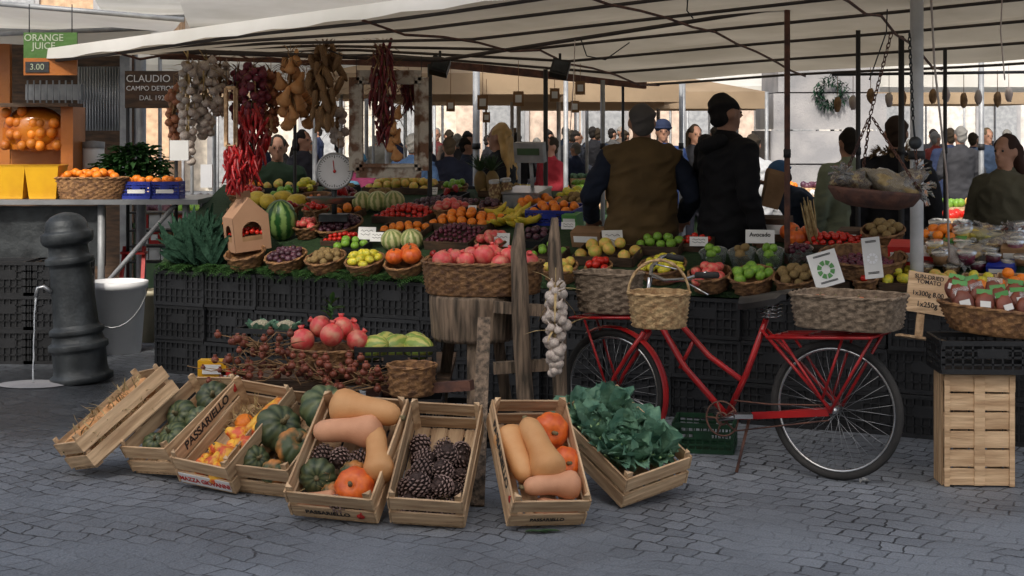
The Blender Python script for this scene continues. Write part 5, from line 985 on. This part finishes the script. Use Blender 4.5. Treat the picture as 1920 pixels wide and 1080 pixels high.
for x,y in((x1-.12,12.2),(x1-.12,12.95),(P(190,0,12.2).x,12.2)): mb=MB(); mb.tube([(x,y,0),(x,y,zc-.04)],.03); mb.build('leg','galv',tb)
mb=MB(); mb.tube([(x1-.2,12.15,zc-.05),(P(170,0,12.15).x,12.15,.35)],.02); mb.build('brace','galv',tb)
mb=MB(); mb.box((P(60,0,12.2).x,12.25,zc-.30),(1.15,.03,.48)); mb.build('front_panel','iron',tb)
def on(px,dy=0): return V((px-960)/F*(12.3+dy),12.3+dy,zc)
jm=thing('juice_machine','orange juice dispenser tank full of oranges on the steel counter','machine',on(78,.3)); c0=on(72,.3)
mb=MB(); mb.box(c0+V(0,.16,.26),(.50,.2,.52)); mb.box(c0+V(.27,.06,.38),(.10,.36,.72)); mb.build('cabinet','cab',jm); mb=MB(); mb.ball(c0+V(-.03,-.0,.56),(.26,.15,.19),30,14); mb.box(c0+V(-.03,.02,.48),(.48,.2,.18)); mb.build('juice_tank','juice',jm); mb=MB(); mb.box(c0+V(0,0,.755),(.62,.44,.03)); mb.build('lid','wooddark',jm)
for i in range(17): mb=MB(); mb.ball(c0+V(-.22+(i%5)*.095+U(-.03,.03),-.10-.03*math.cos(((i%5)-2)*.6)+U(0,.02),.44+.085*(i//5)+U(-.02,.02)),.043,12,8); mb.build('orange','tankfruit',jm)
for i,px in enumerate((25,87)):
    c0=on(px,-.05); t=thing('yellow_bucket','square yellow bucket on the steel counter, %s one'%('left','right')[i],'bucket',c0); mb=MB(); M_=Tr(c0)@Rt(45,'Z'); mb.lathe([(.01,.003),(.15,.003),(.19,.26),(.20,.27),(.185,.268),(.14,.02),(.01,.02)],4,M_,sm=False); mb.build('tub','yellowp',t); mb=MB(); mb.box(c0+V(0,0,.262),(.27,.27,.015)); mb.build('rim_lid','yellowp',t)
Bm=Tr(on(170,-.1)); basket('dark wicker basket of oranges on the steel counter',Bm,.30,.17,'wicker',.8,floor=.1,sy=.5); heap('orange','orange in the dark wicker basket on the steel counter',Bm,.26,.13,.038,.165,.05)
for i,px in enumerate((262,315)):
    Q=Tr(on(px,.02*i)); PB.put('blue plastic crate of oranges on the steel counter, %s one'%('left','right')[i],Q@Matrix.Diagonal((.62,.9,1.15,1))); heap('orange','orange in the %s blue crate on the steel counter'%('left','right')[i],Q,.10,.10,.038,.135,.02,rect=True)
    mb=MB(); mb.box((0,-.12,.06),(.14,.006,.03)); o=mb.build('printed_strip','paper'); o.matrix_world=Q; tag(o,'white printed strip on the %s blue crate front'%('left','right')[i],'label')
t=thing('parsley_bunch','big leafy green parsley bunch behind the oranges on the counter','parsley',on(250,.35)); mb=MB()
for i in range(620): a=U(0,6.3); rr=U(.03,.27); c0=on(250,.35)+V(rr*math.cos(a)*1.1,rr*math.sin(a)*.6,.08+U(.05,.36)*math.cos(rr*4)); mb.leaf(c0,V(math.cos(a),math.sin(a),U(-.2,1)),V(0,0,1),.08,.05,.4,.010,k=2)
mb.build('leaves','parsley',t)
t=thing('white_canister','white canister standing behind the parsley on the counter','canister',on(175,.5)); c0=on(175,.5); mb=MB(); mb.lathe([(.01,0),(.09,0),(.09,.42),(.01,.42)],20,Tr(c0)); mb.build('body','whitep',t); mb=MB(); mb.lathe([(.095,.40),(.095,.45),(.01,.46)],20,Tr(c0)); mb.build('lid','galv',t)
for i in range(3):
    for j in range(2):
        p=P(15+j*85,0,11.2); PC.put('black crate behind the fountain, %s column, level %d'%(('left','right')[j],i+1),Tr(V(p.x,11.35,i*.25)),'black crates behind the fountain')
t=thing('step_stool','red folding step stool under the counter','stool',G(238,640)); c0=G(238,640)
for s in(-1,1): mb=MB(); mb.beam(c0+V(s*.1,0,0),c0+V(s*.08,.25,.75),.03,.02); mb.build('side_rail','redprint',t)
for z in(.2,.45,.7): mb=MB(); mb.box(c0+V(0,.33*z,z),(.2,.12,.02)); mb.build('step','redprint',t)
for i in range(14):
    x=P(270+(i%5)*22,0,13.6).x; z=.62+.14*(i//5); mb=MB(); mb.box((x,13.6,z),(.095,.1,.12)); mb.box((x,13.545,z),(.06,.006,.05),mi=1); o=mb.build('packet',(random.choice(['paper','redprint','kraft']),'paper'),None,V(x,13.6,z-.06)); tag(o,'small packaged good on the shelf behind the counter','packet','packets on the back shelf')
t=thing('shelf_rack','dark shelf rack of packets behind the counter','shelf',V(P(315,0,13.7).x,13.7,0))
for z in(.54,.68,.82,.98): mb=MB(); mb.box((P(312,0,13.7).x,13.68,z-.005),(.6,.3,.012)); mb.build('shelf','dark',t)
for s in(-.29,.29): mb=MB(); mb.tube([(P(312,0,13.7).x+s,13.8,0),(P(312,0,13.7).x+s,13.8,1.1)],.015); mb.build('upright','dark',t)
ks=thing('kiosk','dark market kiosk with steel shutter at the far left','kiosk',V(-5,14.3,0))
mb=MB(); mb.box((P(60,0,14.5).x-1,14.6,1.3),(3.9,.1,2.6)); mb.build('back_wall','wooddark',ks)
mb=MB(); x0=P(148,0,14).x
for i in range(16): mb.tube([(x0+.026*i,14,P(0,125,14).z),(x0+.026*i,14,P(0,245,14).z)],.013,8)
mb.build('shutter','steel',ks); mb=MB(); mb.box((P(236,0,13.9).x,13.9,1.35),(.09,.08,2.6)); mb.build('pillar','galv',ks); mb=MB(); mb.box((P(4,0,13.9).x,13.9,1.9),(.16,.06,1.2)); mb.build('side_panel','cab',ks)
mb=MB(); mb.box((P(90,0,13.6).x,13.8,P(0,172,13.6).z),(.5,.1,.14)); [mb.tube([(P(45+i*12,0,13.6).x,13.7,P(0,150,13.6).z),(P(45+i*12,0,13.6).x,13.7,P(0,195,13.6).z)],.008,5) for i in range(9)]; mb.build('service_rail','galv',ks)
c0=P(95,98,10.7); t=thing('juice_sign','green and orange hanging sign reading orange juice','sign',c0); kk=10.7/F
mb=MB(); mb.box(c0+V(0,0,13*kk),(100*kk,.02,48*kk)); mb.build('green_board','signgreen',t); mb=MB(); mb.box(c0+V(0,0,-27*kk),(100*kk,.02,32*kk)); mb.build('orange_board','cab',t); text('ORANGE\nJUICE',18*kk,'signletter',t,Tr(c0+V(-12*kk,-.013,19*kk))@Rt(90,'X'),bold=.01); mb=MB(); mb.box(c0+V(-24*kk,-.014,-28*kk),(44*kk,.008,20*kk)); q_=mb.build('price_plate','dark',t); text('3.00',16*kk,'signletter',q_,Tr(c0+V(-24*kk,-.021,-28*kk))@Rt(90,'X'))
mb=MB(); mb.tube([c0+V(-.15,0,37*kk),c0+V(-.15,0,90*kk)],.004,5); mb.tube([c0+V(.15,0,37*kk),c0+V(.15,0,90*kk)],.004,5); mb.build('hanger','dark',t)
c0=P(285,168,12.6); kk=12.6/F; t=thing('shop_sign','dark shop sign with pale capital letters behind the garlic','sign',c0); mb=MB(); mb.box(c0,(100*kk,.03,70*kk)); mb.build('board','wooddark',t)
for i,s_ in enumerate(("CLAUDIO","CAMPO DE'FIORI","DAL 1929")): text(s_,(19,12.5,13)[i]*kk,'paper',t,Tr(c0+V((-6,0,4)[i]*kk,-.018,(20-18*i)*kk))@Rt(90,'X'))
mb=MB(); [mb.tube([c0+V(s*.2,0,-35*kk),V(c0.x+s*.2,c0.y,0)],.015) for s in(-1,1)]; mb.build('support','dark',t)
mb=MB(); c1=P(336,282,10.6); mb.box(c1,(.13,.01,.14)); o=mb.build('notice','paper',None,c1); tag(o,'white printed notice hanging below the onion braid','notice'); mb=MB(); c1=P(388,330,10.6); mb.box(c1,(.08,.04,.16)); o=mb.build('hanging_packet','whitep',None,c1); tag(o,'white hanging packet below the garlic','packet')
for i,(px,py,w) in enumerate(((845,198,16),(905,192,20),(972,185,20),(1040,178,18),(1088,165,18),(1078,200,16),(912,220,14))):
    c0=P(px,py,12); mb=MB(); w*=12/F; mb.box(c0,(w,.015,w*1.4)); mb.box(c0+V(0,-.009,0),(w*.6,.004,w*.7),mi=1); mb.tube([c0+V(0,0,w*.7),c0+V(0,0,.3)],.003,4,mi=0); o=mb.build('hanging_packet',('kraft','paper'),None,c0); tag(o,'small brown packet hanging on a string under the awning, %d from the left'%(i+1),'packet','hanging packets')
for i in range(12):
    px=1575+i*29+U(-6,6); py=185+U(-8,12); c0=P(px,py,11.6); mb=MB(); mb.ball(c0,(.03,.03,.06),8,6,nz=.3); mb.tube([c0+V(0,0,.05),c0+V(0,0,.22)],.003,4); o=mb.build('hanging_garlic','garlic' if i%2 else 'husk',None,c0); tag(o,'small bundle hanging on a string along the right rear rail, %d from the left'%(i+1),'bundle','bundles on the right rear rail')
mb=MB(); mb.tube([P(1560,140,11.6),P(1930,135,11.6)],.012,6); tag(mb.build('rail','dark',None,P(1560,140,11.6)),'dark rail with small bundles at the right rear','rail')
# ---------------------------------------------------------------- background
def tent(px,Y,w,d,z,m,label,peak=.5):
    x=(px-960)/F*Y; t=thing('market_tent',label,'tent',V(x,Y,0)); mb=MB(); a=[V(x+sx*w/2,Y+sy*d/2,z) for sx,sy in((-1,-1),(1,-1),(1,1),(-1,1))]; top=V(x,Y,z+peak)
    mb.add(a+[top],[(0,1,4),(1,2,4),(2,3,4),(3,0,4)],0,False); mb.add(a+[v-V(0,0,.22) for v in a],[(0,1,5,4),(1,2,6,5),(2,3,7,6),(3,0,4,7)],0,False); mb.build('canopy',m,t)
    for v in a: mb=MB(); mb.tube([V(v.x*1,v.y,0),v],.025,8); mb.build('post','galv',t)
tent(1000,19,3.4,3,2.25,'canvastan','tan market tent behind the blond woman'); tent(700,22,4,3,2.5,'canvaswhite','white market tent behind the wooden frame'); tent(1330,24,4,3,2.35,'canvaswhite','white market tent behind the two vendors'); tent(870,30,4.5,3,2.5,'canvastan','far tan tent left of the centre'); tent(1130,33,5,3,2.6,'canvaswhite','far white tent in the centre'); tent(1780,22,4,3,2.5,'canvaswhite','white tent behind the far right shoppers'); tent(450,20,3.6,3,2.5,'canvaswhite','white tent behind the garlic braids'); tent(1560,34,5,3,2.6,'canvaswhite','far white tent behind the monument')
tent(835,17,2.6,2.4,2.3,'canvastan','low tan tent just right of the wooden frame',.3); tent(1190,21,3.2,2.6,2.2,'canvastan','low tan tent above the grey haired vendor',.35); tent(600,27,4.2,3,2.45,'canvastan','tan tent behind the hanging corn'); tent(1440,29,3.4,3,2.3,'canvastan','tan tent left of the monument'); tent(1720,30,4,3,2.4,'canvastan','far tan tent right of the monument'); tent(1000,38,6,2,2.8,'canvaswhite','farthest white tent before the pink building')
def btable(px,Y,w,label,cols):
    x=(px-960)/F*Y; t=thing('produce_table',label,'table',V(x,Y,0)); mb=MB(); mb.box((x,Y,.8),(w,.9,.04)); mb.build('tabletop','grassmat',t); mb=MB(); mb.box((x,Y-.42,.4),(w-.04,.02,.76)); mb.build('skirt','leafdark',t)
    for s in(-1,1): mb=MB(); mb.tube([(x+s*(w/2-.05),Y+.3,0),(x+s*(w/2-.05),Y+.3,.78)],.02); mb.build('leg','galv',t)
    n=int(w/.36)
    for i in range(n):
        for j in range(2):
            c_=cols[(i+j*2)%len(cols)]; p=V(x-w/2+.2+i*.36,Y-.22+.4*j,.82+.08*j); b_=thing('produce_box','box of %s produce on the %s, %s row'%({'orange':'orange','tomato':'red','lime':'green','lemon':'yellow','peach':'golden','darkfruit':'purple','greens':'leafy green','paper':'white'}[c_],label,('front','back')[j]),'box',p,'boxes of produce on far tables')
            mb=MB(); mb.box(p+V(0,0,.05),(.32,.34,.10)); mb.build('box','wood',b_); mb=MB(); [mb.ball(p+V(U(-.13,.13),U(-.14,.14),.11+U(0,.03)),.042,7,5) for _ in range(22)]; tag(mb.build('produce',c_,b_),None,kind='stuff')
btable(880,14.6,2.3,'table left of the blond woman',['lime','orange','lemon','paper','tomato']); btable(700,16.4,2.2,'table behind the wooden frame',['tomato','peach','darkfruit','orange']); btable(1075,17.5,2.2,'table behind the electronic scale',['orange','lime','greens','lemon']); btable(1200,22,2.8,'far table behind the olive vest',['greens','lime','tomato']); btable(1420,18.5,1.8,'table behind the black jacket',['darkfruit','paper','orange']); btable(1760,14,2.3,'table behind the steel pole',['greens','lime','peach','tomato']); btable(470,15,2.2,'table behind the chillies',['darkfruit','lime','tomato'])
mo=thing('stone_monument','grey stone monument base with stepped courses and a hanging wreath','monument',V(P(1535,0,21).x,21,0)); xm=P(1535,0,21).x
for z0,z1,w in((0,.35,2.3),(.35,.8,2.0),(.8,1.25,1.8),(1.25,1.7,1.6),(1.7,2.2,1.5),(2.2,4.2,1.35)):
    mb=MB(); mb.box((xm,21,(z0+z1)/2),(w,w,z1-z0-.02)); mb.build('stone_course','stone',mo)
mb=MB(); cw=V(xm,20.2,P(0,175,20.3).z)
for i in range(300): a=U(0,6.3); q=U(0,6.3); p=cw+V(math.cos(a)*(.17+.05*math.cos(q)),.05*math.sin(q),math.sin(a)*(.17+.05*math.cos(q))); mb.leaf(p,V(U(-1,1),U(-1,0),U(-1,1)),V(0,0,1),.07,.025,.2,k=2)
mb.build('wreath','kale',mo)
def building(x0,x1,Y,h_,c_,label,n,face=1):
    m_=cm(c_); t=thing('building',label,'building',V((x0+x1)/2,Y,0)); mb=MB(); mb.box(((x0+x1)/2,Y+3*face,h_/2),(x1-x0,6,h_)); mb.build('wall',m_,t); mb=MB(); mb.box(((x0+x1)/2,Y+2.9*face,h_+.15),(x1-x0+.5,6.4,.3)); mb.build('cornice','stone',t)
    for fl in range(int(h_/3.6)):
        for i in range(n):
            x=x0+(i+.5)*(x1-x0)/n; z=1.5+fl*3.6; mb=MB(); mb.box((x,Y-.04*face,z),(1.25,.1,2.2 if fl else 2.8)); f_=mb.build('window','stone',t); mb=MB(); mb.box((x,Y-.1*face,z),(1.0,.04,1.9 if fl else 2.5)); mb.build('pane','galv',f_)
building(-17,-9,40,14,(.62,.42,.27),'ochre building at the far left of the square',3); building(-9,-1.5,42,13,(.72,.66,.56),'cream building behind the white tents',3); building(-1.5,6.5,41,15,(.66,.52,.42),'pinkish building at the centre of the square',3); building(6.5,18,43,13,(.70,.67,.62),'pale grey building at the right of the square',4)
building(-12.5,3.5,-9,18.5,(.60,.50,.40),'unseen tall ochre building added behind the viewpoint to shade the stall',5,-1)  # out-of-view sun blocker behind the camera, added and sized to shade the foreground
def sheet(pts,m,label,n='side_awning'):
    t=thing(n,label,'awning',sum(pts,V(0,0,0))/len(pts)); t.location.z=0; mb=MB(); N_=12; a,b_,c_,d=pts
    mb.add([a.lerp(b_,i/N_).lerp(d.lerp(c_,i/N_),j/4)-V(0,0,.06*math.sin(pi*j/4)) for j in range(5) for i in range(N_+1)],[(j*(N_+1)+i,j*(N_+1)+i+1,(j+1)*(N_+1)+i+1,(j+1)*(N_+1)+i) for j in range(4) for i in range(N_)]); mb.build('canopy',m,t)
    for p,q in((a,b_),(d,c_)): mb=MB(); mb.tube([p-V(0,0,.02),q-V(0,0,.02)],.02,6); mb.build('edge_bar','galv',t)
    for p in(pts[2],pts[3]): mb=MB(); mb.tube([V(p.x,p.y,0),p],.02,6); mb.build('post','galv',t)
sheet([P(-80,-5,11.3),P(345,32,11.3),P(300,62,14.2),P(-80,50,14.2)],'canvaswhite','pale awning at the top left corner'); sheet([P(-80,62,12.2),P(290,48,12.6),P(255,95,14.6),P(-80,72,14.6)],'canvaswhite','white awning below the pale one at the left'); sheet([P(330,-25,14),P(900,-25,14),P(800,40,17),P(360,58,17)],'canvaswhite','white awning behind the big cream awning'); sheet([P(160,-40,16),P(760,-40,16),P(700,20,20),P(200,30,20)],'canvaswhite','far white awning at the top left')
t=thing('platform','low wooden pallet platform on which the two vendors stand','platform',V(1.1,10.05,0)); mb=MB()
for i in range(6): mb.box((1.1,9.62+i*.13,.085),(1.9,.11,.022))
mb.build('boards','wood',t); mb=MB(); [mb.box((.3+.8*i,9.95,.037),(.1,.8,.072)) for i in range(3)]; mb.build('bearers','wood',t)
p=P(1450,356,10.0); t=thing('paper_bag','brown paper bag held by the man in the black jacket','bag',p); mb=MB(); Q=Tr(p)@Rt(15,'Y'); mb.lathe([(.01,-.12),(.075,-.12),(.085,.0),(.10,.10),(.095,.13)],4,Q@Rt(45,'Z'),sm=False); mb.build('bag_body','kraft',t)
# ---------------------------------------------------------------- camera, light
cam=bpy.data.cameras.new('cam'); co=bpy.data.objects.new('camera',cam); C.objects.link(co); co.location=(0,0,H); co.rotation_euler=(R(90),0,0)
cam.sensor_width=36; cam.lens=F/1920*36; cam.shift_y=-300/1920; cam.clip_end=600; S.camera=co
w=bpy.data.worlds.new('World'); S.world=w; w.use_nodes=True; N=w.node_tree.nodes; L=w.node_tree.links
sk=N.new('ShaderNodeTexSky'); sk.sky_type='NISHITA'; sk.sun_disc=False; sk.sun_elevation=R(42); sk.sun_rotation=R(195); sk.dust_density=6; sk.air_density=1.0
hs=N.new('ShaderNodeHueSaturation'); hs.inputs['Saturation'].default_value=.6; L.new(sk.outputs[0],hs.inputs['Color'])
bg=N['Background']; bg.inputs[1].default_value=.2; L.new(hs.outputs[0],bg.inputs[0])
sn_=bpy.data.lights.new('sun','SUN'); sn_.energy=2.8; sn_.angle=R(4); sn_.color=(1,.94,.85); so=bpy.data.objects.new('sun',sn_); C.objects.link(so); so.rotation_euler=(R(48),0,R(-15))
S.view_settings.view_transform='Standard'; S.view_settings.look='None'; S.view_settings.exposure=0
